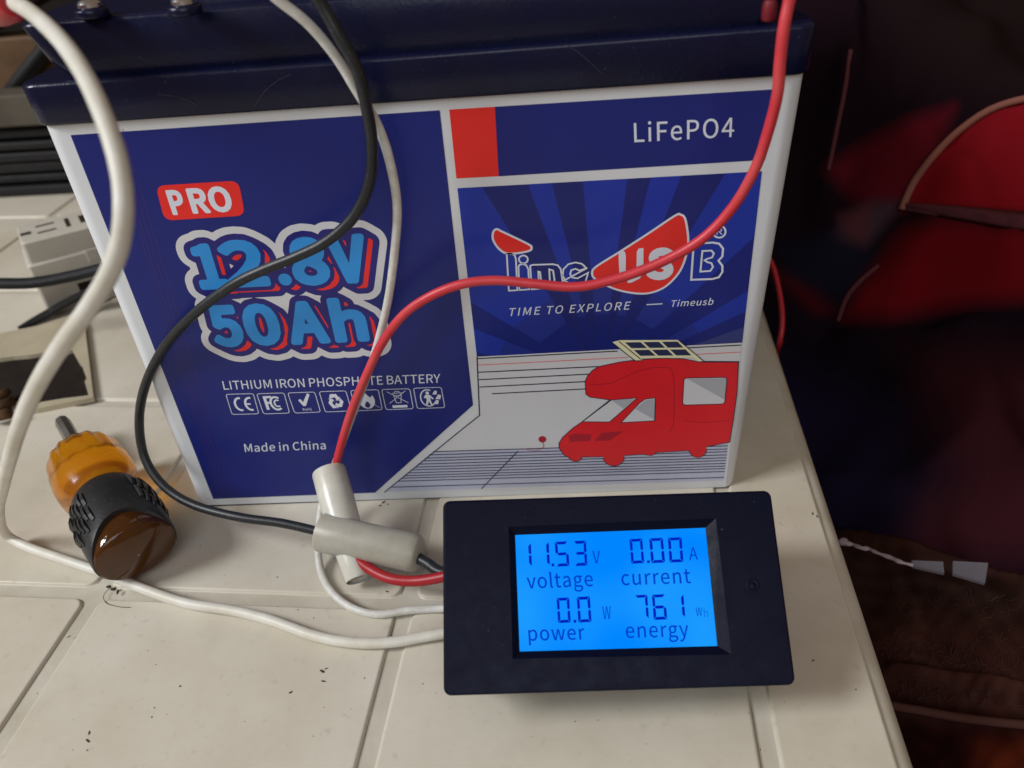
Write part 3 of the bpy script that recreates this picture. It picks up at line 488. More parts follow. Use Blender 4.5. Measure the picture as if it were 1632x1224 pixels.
 'big_blue': "-4785 6823 -4825 6838 -4852 6864 -4870 6904 -4870 6944 -4423 8314 -4393 8354 -4345 8376 -4145 8377 -4105 8368 -4071 8344 -4049 8304 -3608 6954 -3604 6914 -3612 6884 -3642 6844 -3685 6824 -3875 6822 -3915 6829 -3952 6854 -3972 6884 -4075 7229 -4395 7232 -4403 7224 -4505 6894 -4528 6854 -4555 6834 -4595 6822;-3395 6831 -3425 6846 -3445 6866 -3460 6894 -3466 6924 -3466 8344 -3458 8374 -3445 8395 -3425 8415 -3395 8430 -3365 8435 -3155 8433 -3125 8422 -3101 8404 -3085 8382 -3075 8354 -3073 7964 -3067 7954 -2935 8000 -2815 8012 -2625 7983 -2595 7969 -2472 7884 -2393 7744 -2380 7704 -2362 7534 -2363 6914 -2372 6884 -2394 6854 -2425 6834 -2455 6826 -2665 6827 -2705 6840 -2740 6874 -2755 6924 -2755 7504 -2764 7594 -2779 7634 -2801 7654 -2875 7665 -2925 7658 -2975 7641 -3072 7574 -3073 6924 -3088 6874 -3125 6839 -3165 6826 -3365 6826;-5695 6843 -5865 6883 -5893 6894 -6055 7032 -6073 7054 -6180 7294 -6211 7614 -6179 7924 -6068 8174 -5885 8325 -5645 8375 -5415 8325 -5227 8174 -5116 7924 -5084 7604 -5118 7284 -5228 7044 -5415 6890 -5635 6836;-6855 6853 -6945 6865 -7075 6918 -7165 6977 -7245 7046 -7266 7074 -7276 7104 -7274 7144 -7262 7174 -7171 7294 -7135 7320 -7095 7328 -7055 7320 -7029 7304 -6975 7252 -6925 7218 -6875 7196 -6805 7188 -6745 7200 -6699 7234 -6663 7294 -6650 7384 -6663 7484 -6694 7544 -6735 7571 -6795 7583 -6835 7580 -6895 7557 -6955 7518 -7005 7509 -7055 7528 -7136 7584 -7165 7617 -7176 7644 -7178 7674 -7132 8304 -7117 8334 -7098 8354 -7075 8368 -7045 8376 -6425 8373 -6395 8359 -6377 8344 -6362 8324 -6351 8294 -6349 8124 -6357 8094 -6375 8064 -6405 8041 -6445 8031 -6805 8030 -6810 8024 -6819 7914 -6815 7910 -6745 7910 -6585 7880 -6445 7799 -6415 7772 -6322 7614 -6290 7414 -6290 7374 -6326 7174 -6438 6994 -6585 6892 -6615 6879 -6775 6846;-5683 7184 -5645 7176 -5595 7191 -5531 7254 -5484 7394 -5469 7604 -5485 7834 -5529 7964 -5585 8024 -5645 8041 -5713 8024 -5765 7964 -5812 7824 -5832 7614 -5811 7394 -5765 7256 -5715 7198;-4297 7574 -4183 7574 -4235 7750 -4245 7750;-3735 8873 -3945 8909 -4125 8999 -4235 9120 -4251 9144 -4296 9334 -4263 9504 -4186 9624 -4094 9714 -4094 9724 -4145 9784 -4200 9884 -4224 9994 -4223 10044 -4182 10204 -4083 10334 -4055 10358 -3905 10436 -3715 10467 -3515 10436 -3369 10354 -3336 10324 -3246 10194 -3207 10014 -3226 9894 -3235 9864 -3285 9764 -3343 9694 -3250 9604 -3185 9493 -3175 9464 -3155 9324 -3200 9144 -3325 8995 -3495 8909 -3705 8872;-2655 8883 -2685 8893 -2705 8907 -2725 8932 -2735 8954 -3121 10344 -3126 10384 -3118 10414 -3105 10437 -3085 10457 -3055 10473 -3025 10478 -2845 10476 -2805 10459 -2780 10434 -2765 10403 -2545 9558 -2321 10424 -2285 10462 -2245 10477 -2075 10478 -2035 10469 -2005 10450 -1986 10424 -1975 10394 -1976 10354 -2363 8944 -2393 8904 -2435 8883;-7115 8924 -7155 8955 -7176 9004 -7176 9164 -7157 9214 -7125 9243 -7095 9255 -6905 9257 -6895 9258 -6891 9264 -6891 10014 -6895 10023 -7045 10027 -7080 10044 -7107 10074 -7121 10114 -7120 10244 -7104 10284 -7075 10313 -7045 10326 -6895 10367 -6765 10425 -6605 10423 -6575 10411 -6546 10384 -6531 10354 -6526 10324 -6526 9264 -6515 9257 -6345 9254 -6315 9243 -6285 9215 -6275 9217 -5923 9464 -5685 9684 -5555 9854 -5517 9994 -5530 10054 -5565 10100 -5625 10131 -5735 10147 -5815 10139 -5885 10116 -5965 10070 -6055 10006 -6085 9998 -6125 10002 -6155 10017 -6276 10104 -6308 10134 -6323 10164 -6327 10204 -6315 10241 -6295 10267 -6165 10360 -6035 10428 -5885 10474 -5705 10486 -5475 10459 -5445 10448 -5275 10362 -5150 10214 -5137 10184 -5092 9994 -5155 9754 -5310 9524 -5561 9284 -5105 9281 -5055 9264 -5020 9224 -5010 9174 -5012 9014 -5030 8974 -5055 8950 -5085 8936 -5115 8932 -6215 8932 -6255 8939 -6285 8957 -6325 8925 -6365 8916 -7075 8916;-4605 8934 -4645 8946 -4695 8979 -4742 9044 -4761 9124 -4750 9194 -4736 9224 -4705 9268 -4645 9311 -4565 9330 -4495 9319 -4465 9306 -4419 9274 -4376 9214 -4357 9134 -4368 9064 -4382 9034 -4415 8987 -4475 8945 -4555 8926;-3729 9204 -3635 9213 -3585 9238 -3547 9284 -3539 9334 -3555 9387 -3615 9446 -3715 9502 -3805 9537 -3837 9514 -3888 9464 -3918 9404 -3927 9354 -3912 9304 -3874 9254 -3805 9217;-3658 9854 -3645 9849 -3632 9854 -3597 9904 -3576 9954 -3569 9994 -3580 10054 -3606 10094 -3645 10120 -3715 10134 -3775 10126 -3815 10101 -3844 10064 -3852 10024 -3835 9966 -3785 9916",
 'pro': "-7262 11331 -7281 11344 -7290 11368 -7288 12040 -7274 12061 -7262 12067 -7250 12070 -7094 12070 -7004 12056 -6932 12016 -6880 11938 -6866 11830 -6881 11728 -6930 11650 -6998 11608 -7010 11603 -7088 11590 -7136 11589 -7140 11584 -7140 11368 -7145 11350 -7154 11338 -7172 11330 -7250 11328;-5840 11332 -5960 11361 -6063 11440 -6129 11566 -6151 11722 -6129 11878 -6062 11999 -5960 12076 -5828 12105 -5696 12077 -5593 11998 -5529 11878 -5507 11716 -5528 11566 -5594 11438 -5696 11360 -5816 11332;-6680 11336 -6700 11350 -6709 11374 -6709 12046 -6704 12064 -6686 12082 -6668 12087 -6464 12087 -6362 12075 -6284 12040 -6270 12028 -6217 11962 -6199 11854 -6210 11776 -6245 11710 -6298 11662 -6320 11650 -6325 11644 -6182 11392 -6179 11374 -6184 11356 -6200 11339 -6218 11334 -6314 11334 -6338 11342 -6351 11356 -6492 11614 -6500 11618 -6536 11618 -6542 11614 -6542 11374 -6547 11356 -6560 11341 -6578 11334;-5846 11494 -5828 11490 -5768 11504 -5720 11548 -5687 11620 -5676 11716 -5686 11818 -5720 11890 -5768 11933 -5828 11947 -5888 11934 -5937 11890 -5968 11818 -5979 11722 -5968 11620 -5937 11548 -5888 11504;-7140 11746 -7136 11743 -7112 11742 -7064 11748 -7034 11764 -7021 11788 -7015 11836 -7020 11878 -7039 11902 -7064 11913 -7112 11917 -7136 11917 -7139 11914;-6542 11770 -6482 11769 -6428 11775 -6392 11790 -6371 11818 -6364 11860 -6373 11896 -6389 11914 -6422 11928 -6476 11932 -6542 11933",
 'us_s': "6592 8490 6488 8503 6392 8534 6312 8578 6224 8650 6211 8674 6207 8706 6212 8730 6219 8746 6293 8834 6320 8855 6344 8863 6368 8864 6392 8857 6464 8803 6504 8780 6560 8761 6608 8757 6664 8765 6688 8776 6704 8794 6707 8810 6699 8834 6688 8846 6664 8862 6472 8945 6408 8980 6335 9034 6272 9129 6249 9234 6250 9258 6277 9370 6288 9387 6360 9471 6472 9532 6616 9554 6712 9546 6800 9516 6877 9474 6936 9428 6955 9402 6964 9362 6959 9338 6952 9322 6880 9234 6848 9214 6824 9209 6792 9214 6769 9226 6728 9258 6696 9273 6656 9285 6616 9289 6568 9281 6544 9268 6536 9250 6540 9234 6547 9226 6576 9206 6760 9130 6838 9090 6912 9031 6974 8938 6995 8818 6967 8690 6952 8667 6880 8582 6760 8514 6616 8490",
}
def parse(t, k=1.0):
    out = []
    for c in t.split(';'):
        a = [float(x) * k for x in c.split()]
        out.append(list(zip(a[0::2], a[1::2])))
    return out
GLYPH = {k: (a, parse(t)) for k, (a, t) in GLYPH.items()}
BOLD = {k: parse(t, .01) for k, t in BOLD.items()}
def text_contours(s, bl, br, tl, track=0.0, bold=0.0, cond=1.0):
    """letters of s laid between baseline ends bl and br, capital top at tl"""
    x = 0; out = []; CAP = 257.0
    for ch in s:
        if ch == ' ': x += 58 + track; continue
        a, cs = GLYPH[ch]
        out.append((x, cs)); x += a + track
    x -= track
    first = min(p[0] for c in out[0][1] for p in c)
    last = out[-1][0] + max(p[0] for c in out[-1][1] for p in c)
    bl, br, tl = np.array(bl), np.array(br), np.array(tl)
    U = (br - bl) / (last - first); V = (tl - bl) / CAP
    return [[tuple(bl + (x0 + p[0] - first) * U + p[1] * V) for p in c] for x0, cs in out for c in cs]

# ================================================================== THE TABLE
PHI = -0.0846
TU = np.array([math.cos(PHI), math.sin(PHI), 0]); TV = np.array([-math.sin(PHI), math.cos(PHI), 0])
TO = np.array([-16.2, -47.5, 0.0])
def tab(u, v, z=0.0):
    p = TO + TU * u + TV * v
    return (p[0], p[1], z)
EDGE_U = 140.6
table = thing("plastic_table", (0, 0, 0), "cream moulded plastic table with square panels and recessed channels under the blue battery", "table")
b = MB()
def tsec(z, ins):
    u0, u1, v0, v1 = -560 + ins, EDGE_U - ins, -260 + ins, 560 - ins
    cu, cv = (u0 + u1) / 2, (v0 + v1) / 2
    return [tab(cu + x, cv + y, z) for x, y in rrect((u1 - u0) / 2, (v1 - v0) / 2, 40, 8)]
secs = [tsec(-34, 3), tsec(-34, 0.4), tsec(-20, 0)]
for k in range(0, 9):
    a = math.radians(90 * k / 8)
    secs.append(tsec(-6 + 5.0 * math.sin(a), 5.5 * (1 - math.cos(a))))
loft(b, secs)
smooth_by_angle(b.build("tabletop", M['groove'], table), 40)
CH = 5.4; PITCH = 104.0
for i in range(-5, 2):
    for j in (range(-2, 5) if i != 1 else (0,)):
        u0 = i * PITCH + CH / 2; u1 = (i + 1) * PITCH - CH / 2
        v0 = j * PITCH + CH / 2; v1 = (j + 1) * PITCH - CH / 2
        if i == 1: u1 = EDGE_U - 5.5; v0 = -2 * PITCH + CH / 2; v1 = 5 * PITCH - CH / 2
        if i == -5: u0 = -520 + CH
        if i == -2 or i == -1: pass
        b = MB(); ss = []
        for z, ins in ((-1.0, -.35), (-.75, 0), (-.25, .10), (-.06, .28), (0.0, .75)):
            ss.append([tab((u0 + u1) / 2 + x, (v0 + v1) / 2 + y, z) for x, y in rrect((u1 - u0) / 2 - ins, (v1 - v0) / 2 - ins, 3.6 - ins, 5)])
        loft(b, ss)
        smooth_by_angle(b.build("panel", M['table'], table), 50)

# painted shade and grime along the foot of the panels' right and far edges
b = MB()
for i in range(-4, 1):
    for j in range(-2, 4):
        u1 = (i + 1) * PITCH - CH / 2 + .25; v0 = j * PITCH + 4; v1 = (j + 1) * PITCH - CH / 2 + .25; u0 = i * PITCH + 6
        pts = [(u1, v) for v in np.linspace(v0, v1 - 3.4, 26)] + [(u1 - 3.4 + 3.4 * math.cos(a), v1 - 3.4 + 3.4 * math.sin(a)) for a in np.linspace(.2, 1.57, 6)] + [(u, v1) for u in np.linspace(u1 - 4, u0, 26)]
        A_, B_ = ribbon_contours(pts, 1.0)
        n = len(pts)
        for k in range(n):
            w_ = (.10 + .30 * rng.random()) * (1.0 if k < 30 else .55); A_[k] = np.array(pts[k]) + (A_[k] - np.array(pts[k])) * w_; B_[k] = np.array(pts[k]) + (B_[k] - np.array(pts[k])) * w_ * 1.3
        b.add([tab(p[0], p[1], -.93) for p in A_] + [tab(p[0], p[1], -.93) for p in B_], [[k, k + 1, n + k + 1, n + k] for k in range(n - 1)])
dg = b.build("shade_dirt_line", M['shade_grime'], table); dg['kind'] = 'stuff'

# crumbs and specks of dirt lying on the table
def blob(mb, c, r, seed, flat=.45):
    rr = random.Random(seed)
    bm = bmesh.new(); bmesh.ops.create_icosphere(bm, subdivisions=1, radius=1)
    a = rr.uniform(0, 3.1); st = rr.uniform(1, 2.4)
    vs = []
    for v in bm.verts:
        k = rr.uniform(.65, 1.2)
        x, y, z = v.co.x * k * st, v.co.y * k / math.sqrt(st), v.co.z * k * flat
        vs.append((c[0] + r * (x * math.cos(a) - y * math.sin(a)), c[1] + r * (x * math.sin(a) + y * math.cos(a)), c[2] + r * (z + .35)))
    mb.add(vs, [[v.index for v in f.verts] for f in bm.faces], True); bm.free()
b = MB()
for k, (px, py, r) in enumerate([(513, 1070, 1.1), (520, 1066, .6), (515, 1086, .8), (463, 1104, .8), (287, 1094, .7), (142, 1168, .7), (140, 1181, .9), (139, 1196, .6),
        (110, 1015, .7), (442, 920, .5), (475, 972, .4), (500, 985, .4), (581, 1081, .4), (611, 801, 1.1), (606, 806, .8), (618, 804, .6), (1295, 819, .9), (1302, 823, .8), (1296, 1053, .6),
        (443, 967, .3), (617, 943, .7), (674, 1090, .4), (320, 870, .35), (245, 735, .5), (1263, 750, .4), (1212, 1195, .4), (1364, 1099, .4), (60, 1105, .4), (390, 1150, .35), (242, 1143, .5), (246, 1128, .4), (181, 940, 2.0), (174, 936, 1.6), (188, 944, 1.3)]):
    p = on(px, py, 2, 0.0)
    blob(b, p, r * .48, k)
for k in range(120):
    px, py = rng.uniform(0, 1300), rng.uniform(700, 1224)
    p = on(px, py, 2, 0.0)
    if p[0] > 118 or (p[1] > -2 and p[0] > -102): continue
    blob(b, p, rng.uniform(.05, .17), 100 + k)
tag(b.build("crumbs", M['crumb']), "dark crumbs and specks of dirt scattered over the cream table", "crumbs", kind="stuff")
# a thin dark scuff curl by the screwdriver
b = MB()
tube(b, catmull([on(177, 936, 2, .3), on(168, 944, 2, .25), on(165, 953, 2, .25), on(171, 962, 2, .25), on(190, 967, 2, .25), on(208, 968, 2, .2)], 5), .10, 6)
tag(b.build("hair", M['crumb']), "thin dark curled hair on the table below the amber screwdriver", "hair")

# ================================================================== THE BATTERY
bat = thing("battery", (0, 0, 0), "large navy blue battery with a printed label standing on the cream table", "battery")
def interp(a, b, t): return a + (b - a) * t
def zt(x): return interp(140.08, 141.83, (x + 98.85) / 198.2)
def zb(x): return max(.12, interp(0.84, -0.3, (x + 97.3) / 193))
XL0, XL1, XR0, XR1 = -97.34 - 2.0, -98.85 - 2.0, 95.64 + 1.4, 99.38 + 1.4     # case sides, bottom and top
RC = 4.6
def csec(t, grow=0.0, back=166.0):
    xl = interp(XL0, XL1, t) - grow; xr = interp(XR0, XR1, t) + grow
    hx = (xr - xl) / 2; hy = (back + 2 * grow) / 2
    return [((xl + xr) / 2 + x, back / 2 + y) for x, y in rrect(hx, hy, RC + grow, 8)]
b = MB()
loft(b, [[(x, y, 0.0 if t == 0 else interp(0, zt(x) + .3, t)) for x, y in csec(t)] for t in (0, .25, .5, .75, 1)])
smooth_by_angle(b.build("case", M['case'], bat), 50)
# the label film wraps round the front corners
lb = MB()
rows = []
pathidx = None
for t in np.linspace(0, 1, 9):
    s = csec(t, .16)
    # front run: from the left side (y 26) round the front to the right side (y 26)
    left = [p for p in s if p[0] < -80 and p[1] < 20]; right = [p for p in s if p[0] > 80 and p[1] < 20]
    left = sorted(left, key=lambda p: -p[1]); right = sorted(right, key=lambda p: p[1])
    run = [(left[0][0], 26.0)] + left + [(x, -.16) for x in np.linspace(-90, 90, 10)] + right + [(right[-1][0], 26.0)]
    rows.append([(x, y, interp(zb(x), zt(x), t)) for x, y in run])
n = len(rows[0])
lb.add([p for r in rows for p in r], [[i * n + k, i * n + k + 1, (i + 1) * n + k + 1, (i + 1) * n + k] for i in range(8) for k in range(n - 1)], True)
label = smooth_by_angle(lb.build("label", M['white'], bat, fix=False), 60)

LAY = [0.0]
def front(k): return lambda u, v: (u, -(.20 + .022 * k), v)
def Z(pts, s=1.0, ox=0, oy=0): return [lab(x, y, s, ox, oy) for x, y in pts]
def sheet(name, contours, mat, k, parent=None):
    b = MB(); fill(b, contours, front(k)); return b.build(name, M[mat], parent or label, fix=False)
def lines(name, paths, wd, mat, k, closed=False):
    b = MB()
    for p in paths: ribbon(b, p, wd, front(k), closed)
    return b.build(name, M[mat], label, fix=False)
def writing(name, s, bl, br, tl, mat, k, track=0.0, bold=0.0):
    b = MB(); cs = text_contours(s, bl, br, tl, track)
    fill(b, cs, front(k))
    if bold:
        for c in cs: ribbon(b, c, bold, front(k + .4), True)
    return b.build(name, M[mat], label, fix=False)

# --- big colour fields
sheet("print_field", [Z([(113, 215), (701, 175.3), (754, 645), (598, 784.5), (340, 794.5)])], 'blue', 1)
sheet("print_field", [Z([(716, 174.3), (790, 169.7), (796, 280.4), (727.4, 284)])], 'red', .4)
sheet("print_field", [Z([(788.6, 169.8), (1231.5, 142), (1219, 254.3), (794.8, 280.5)])], 'blue', 1)
LR = Z([(729, 299.5), (1214, 272.5), (1182.7, 545.5), (760, 568)])
sheet("print_field", [LR], 'blue2', 1)
def clip(poly, window):
    def ins(p, a, b): return (b[0] - a[0]) * (p[1] - a[1]) - (b[1] - a[1]) * (p[0] - a[0])
    ar = sum(window[i - 1][0] * window[i][1] - window[i][0] * window[i - 1][1] for i in range(len(window)))
    W = window if ar > 0 else window[::-1]
    out = list(poly)
    for i in range(len(W)):
        a, b = W[i - 1], W[i]; src = out; out = []
        for j in range(len(src)):
            p, q = src[j - 1], src[j]; ip, iq = ins(p, a, b), ins(q, a, b)
            if ip >= 0: out.append(p)
            if (ip >= 0) != (iq >= 0):
                t = ip / (ip - iq); out.append((p[0] + (q[0] - p[0]) * t, p[1] + (q[1] - p[1]) * t))
        if not out: break
    return out
RC0 = lab(957, 602)
angs = [(196, 'ray_grey', 'w'), ]
def raywedge(a0, a1, mat):
    if mat == 'ray_light':
        for r0, r1, m_ in ((24, 34, 'ray_mid'), (34, 200, 'ray_light')):
            q = [(RC0[0] + r * math.cos(math.radians(a)), RC0[1] + r * math.sin(math.radians(a))) for r, a in ((r0, a0), (r1, a0), (r1, a1), (r0, a1))]
            c = clip(q, LR)
            if len(c) > 2: sheet("print_ray", [c], m_, 2)
        return
    w_ = [RC0, (RC0[0] + 300 * math.cos(math.radians(a0)), RC0[1] + 300 * math.sin(math.radians(a0))), (RC0[0] + 300 * math.cos(math.radians(a1)), RC0[1] + 300 * math.sin(math.radians(a1)))]
    c = clip(w_, LR)
    if len(c) > 2: sheet("print_ray", [c], mat, 2)
def ang(px, py):
    p = lab(px / 3.548 + 740, py / 3.548 + 320); return math.degrees(math.atan2(p[1] - RC0[1], p[0] - RC0[0]))
A_ = [ang(150, 0), ang(395, 0), ang(520, 0), ang(680, 0), ang(905, 0), ang(1020, 0), ang(1170, 0), ang(1380, 0)]
raywedge(A_[0] + 26, A_[0], 'ray_light'); raywedge(A_[1], A_[0], 'ray_dark'); raywedge(A_[2], A_[1], 'ray_light'); raywedge(A_[3], A_[2], 'ray_dark')
raywedge(A_[4], A_[3], 'ray_light'); raywedge(A_[5], A_[4], 'ray_dark'); raywedge(A_[6], A_[5], 'ray_light'); raywedge(A_[7], A_[6], 'ray_dark')
raywedge(A_[7] - 16, A_[7], 'ray_light')
raywedge(152, 163, 'ray_light'); raywedge(168, 177, 'ray_grey'); raywedge(12, 21, 'ray_grey'); raywedge(27, 34, 'ray_light')
# thin faint upright lines at the left edge
lines("print_line", [Z([(172, 205), (351, 792)]), Z([(178, 205), (357, 792)]), Z([(187, 205), (363, 792)]), Z([(196, 205), (371, 792)])], .16, 'faint', 2)

# --- upper right heading
writing("lettering", "LiFePO4", lab(1011, 226), lab(1169, 217.3), lab(1010, 196), 'text', 3, track=24, bold=.07)
# --- PRO badge
def rounded(poly, r, n=5):
    out = []
    P = [np.array(p, float) for p in poly]
    for i in range(len(P)):
        a, b, c = P[i - 1], P[i], P[(i + 1) % len(P)]
        d1 = (a - b) / np.linalg.norm(a - b); d2 = (c - b) / np.linalg.norm(c - b)
        s, e = b + d1 * r, b + d2 * r
        for k in range(n + 1):
            t = k / n; out.append(tuple((1 - t) ** 2 * s + 2 * t * (1 - t) * b + t * t * e))
    return out
sheet("badge", [rounded(Z([(248.6, 295.5), (380.5, 287.2), (391, 343), (263, 351)]), 2.6)], 'red', 3)
sheet("lettering", BOLD['pro'], 'text', 4)
# --- 12.8V 50Ah
sheet("lettering_halo", BOLD['big_white'], 'paper', 3)
sheet("lettering_outline", BOLD['big_navy'], 'bluehalo', 4)
sheet("lettering_shadow", BOLD['big_red'], 'red', 5)
sheet("lettering", BOLD['big_blue'], 'sky', 6)
# --- small print
writing("lettering", "LITHIUM IRON PHOSPHATE BATTERY", lab(357.3, 620.3), lab(702, 609), lab(354.2, 606.8), 'text', 3, track=2, bold=.03)
writing("lettering", "Made in China", lab(391, 719.6), lab(519.6, 715), lab(389, 707), 'text', 3, track=10, bold=.05)
S5 = (3.548, 740, 320)
writing("lettering", "TIME TO EXPLORE", lab(248, 650, *S5), lab(930, 612, *S5), lab(256, 606, *S5), 'text', 3, track=48, bold=.05)
writing("lettering", "Timeusb", lab(1163, 597, *S5), lab(1403, 585, *S5), lab(1173, 561, *S5), 'text', 3, track=22, bold=.05)
lines("print_line", [Z([(1030, 585), (1120, 580)], *S5)], .35, 'text', 3)
# --- certification marks
SB = (4.295, 340, 590)
boxes = [[(87, 162), (275, 157), (313, 295), (130, 300)], [(298, 158), (485, 152), (523, 290), (345, 296)], [(510, 152), (695, 146), (735, 283), (558, 290)],
         [(725, 144), (908, 138), (947, 275), (768, 283)], [(940, 136), (1130, 130), (1158, 267), (975, 275)], [(1153, 129), (1345, 123), (1370, 260), (1183, 267)],
         [(1370, 120), (1560, 113), (1585, 252), (1397, 260)]]
for q in boxes: lines("mark_frame", [rounded(Z(q, *SB), .9)], .22, 'text', 3, True)
def icon(i):
    q = Z(boxes[i], *SB); o = np.array(q[3]); U = np.array(q[2]) - o; V = np.array(q[0]) - o
    return lambda x, y: tuple(o + U * x + V * y)
def arc(f, cx, cy, rx, ry, a0, a1, n=14): return [f(cx + rx * math.cos(math.radians(a0 + (a1 - a0) * k / n)), cy + ry * math.sin(math.radians(a0 + (a1 - a0) * k / n))) for k in range(n + 1)]
f = icon(0)
b = MB(); F3 = front(3)
ribbon(b, arc(f, .42, .5, .19, .30, 75, 285), .75, F3); ribbon(b, arc(f, .80, .5, .19, .30, 75, 285), .75, F3); ribbon(b, [f(.62, .5), f(.80, .5)], .65, front(3.3))
b.build("mark_symbol", M['text'], label, fix=False)
f = icon(1); b = MB()
ribbon(b, [f(.24, .2), f(.24, .86)], 1.0, F3); ribbon(b, [f(.19, .82), f(.50, .82)], .85, front(3.2)); ribbon(b, [f(.2, .54), f(.42, .54)], .8, front(3.3))
ribbon(b, arc(f, .62, .5, .21, .31, 50, 310), .75, F3); ribbon(b, arc(f, .66, .5, .11, .16, 50, 310), .55, F3)
b.build("mark_symbol", M['text'], label, fix=False)
f = icon(2)
sheet("mark_symbol", [[f(.30, .62), f(.39, .68), f(.46, .52), f(.72, .94), f(.80, .88), f(.52, .33), f(.42, .33)]], 'text', 3)
writing("lettering", "RoHS", f(.36, .10), f(.70, .10), f(.36, .22), 'text', 3)
f = icon(3); b = MB()
for k in range(3):
    a = math.radians(90 + 120 * k); ca, sa = math.cos(a), math.sin(a)
    def g(x, y, ca=ca, sa=sa): return f(.5 + (x * sa + y * ca) * .78, .5 + (-x * ca + y * sa) * 1.05)
    fill(b, [[g(-.17, .34), g(.12, .34), g(.22, .17), g(.28, .21), g(.20, .02), g(.01, .05), g(.08, .09), g(.02, .19), g(-.08, .19), g(-.13, .10), g(-.25, .18)]], F3)
b.build("mark_symbol", M['text'], label, fix=False)
f = icon(4); b = MB()
fill(b, [[f(*p) for p in smooth2([(.42, .95), (.56, .74), (.66, .62), (.74, .72), (.80, .45), (.70, .18), (.5, .08), (.3, .18), (.22, .42), (.34, .66)], 4, True)],
         [f(*p) for p in smooth2([(.5, .44), (.60, .30), (.56, .16), (.48, .13), (.40, .20), (.42, .32)], 4, True)]], F3)
ribbon(b, [f(.12, .92), f(.92, .1)], .14, front(3.3))
b.build("mark_symbol", M['text'], label, fix=False)
f = icon(5); b = MB()
for pth in ([(.16, .88), (.86, .30)], [(.84, .90), (.18, .30)]): ribbon(b, [f(*p) for p in pth], .2, F3)
for pth in ([(.34, .80), (.70, .80)], [(.37, .80), (.43, .32)], [(.67, .80), (.60, .32)], [(.43, .32), (.60, .32)], [(.38, .68), (.66, .68)], [(.44, .88), (.60, .88)], [(.44, .88), (.44, .80)], [(.60, .88), (.60, .80)]): ribbon(b, [f(*p) for p in pth], .22, front(3.2))
fill(b, [[f(.26, .08), f(.80, .08), f(.80, .20), f(.26, .20)]], F3)
b.build("mark_symbol", M['text'], label, fix=False)
f = icon(6); b = MB()
ribbon(b, arc(f, .46, .5, .27, .40, 62, 330), .42, F3)
fill(b, [[f(.46 + .06 * math.cos(t), .74 + .08 * math.sin(t)) for t in np.linspace(0, 6.28, 12, endpoint=False)]], front(3.2))
fill(b, [[f(.38, .66), f(.54, .64), f(.66, .46), f(.62, .42), f(.53, .52), f(.54, .34), f(.58, .16), f(.52, .15), f(.47, .34), f(.40, .16), f(.34, .18), f(.40, .42), f(.38, .52), f(.32, .50), f(.31, .54)]], front(3.2))
for dx, dy, rr in ((.72, .72, .09), (.82, .50, .11), (.72, .26, .10)):
    fill(b, [[f(dx - rr, dy - rr * .6), f(dx + rr * .2, dy + rr * 1.4), f(dx + rr * 1.1, dy + rr * .9), f(dx + rr * .6, dy - rr * .8)]], front(3.2))
b.build("mark_symbol", M['text'], label, fix=False)

# --- the logo
S5t = S5
cap_ = Z(smooth2([(160, 200), (166, 170), (185, 158), (215, 172), (360, 242), (380, 262), (368, 280), (300, 294), (235, 294), (195, 268), (168, 230)], 5, True), *S5)
sheet("logo_cap", [cap_], 'red', 3); lines("logo_outline", [cap_], .62, 'text', 4, True)
sail = Z(smooth2([(1222, 76), (1246, 95), (1260, 160), (1265, 235), (1250, 320), (1212, 405), (1140, 480), (1060, 516), (980, 522), (880, 505), (800, 475), (740, 440), (722, 408), (745, 370), (880, 285), (1040, 182), (1190, 82)], 5, True), *S5)
sheet("logo_sail", [sail], 'red', 3); lines("logo_outline", [sail], .62, 'text', 4, True)
sheet("logo_letter", [Z(smooth2([(872, 296), (880, 282), (900, 282), (912, 305), (912, 400), (916, 428), (880, 430), (876, 400)], 3, True), *S5),
      Z([(975, 285), (985, 268), (1012, 264), (1012, 400), (992, 436), (945, 460), (925, 462), (920, 452), (960, 434), (972, 400)], *S5)], 'text', 5)
sheet("logo_letter", BOLD['us_s'], 'text', 5)
outl = [
 [(240, 298), (262, 296), (285, 305), (292, 330), (300, 503), (252, 506)],
 [(306, 372), (312, 360), (330, 355), (350, 362), (362, 385), (368, 498), (312, 502)],
 [(372, 366), (384, 360), (500, 356), (528, 362), (545, 384), (558, 470), (516, 490), (502, 392), (480, 385), (486, 492), (440, 495), (428, 400), (418, 398), (424, 495), (382, 498)],
 [(690, 378), (664, 354), (628, 346), (588, 356), (560, 385), (556, 420), (572, 452), (606, 470), (650, 472), (684, 458), (700, 404), (640, 436), (612, 432), (598, 412), (604, 390), (628, 382), (650, 392)],
]
b = MB()
for pth in outl: ribbon(b, Z(pth, *S5), .5, front(4), True)
ribbon(b, Z(circle(334, 329, 25, 22), *S5), .5, front(4), True)
ribbon(b, Z([(560, 450), (690, 380)], *S5), .5, front(4.3))
b.build("logo_letters", M['text'], label, fix=False)
b = MB()
ribbon(b, Z([(1296, 240), (1405, 234), (1440, 240), (1462, 268), (1458, 312), (1436, 336), (1458, 365), (1458, 400), (1438, 430), (1400, 440), (1282, 444)], *S5), .62, front(4), True)
ribbon(b, Z([(1345, 282), (1396, 279), (1410, 296), (1400, 318), (1372, 326), (1358, 334), (1372, 344), (1396, 350), (1405, 372), (1390, 394), (1334, 398)], *S5), .55, front(4), True)
b.build("logo_letters", M['text'], label, fix=False)
b = MB(); ribbon(b, Z(circle(1440, 172, 36, 34), *S5), .55, front(4), True)
fill(b, text_contours("R", lab(1425, 190, *S5), lab(1458, 188, *S5), lab(1424, 156, *S5)), front(4)); b.build("registered_mark", M['text'], label, fix=False)

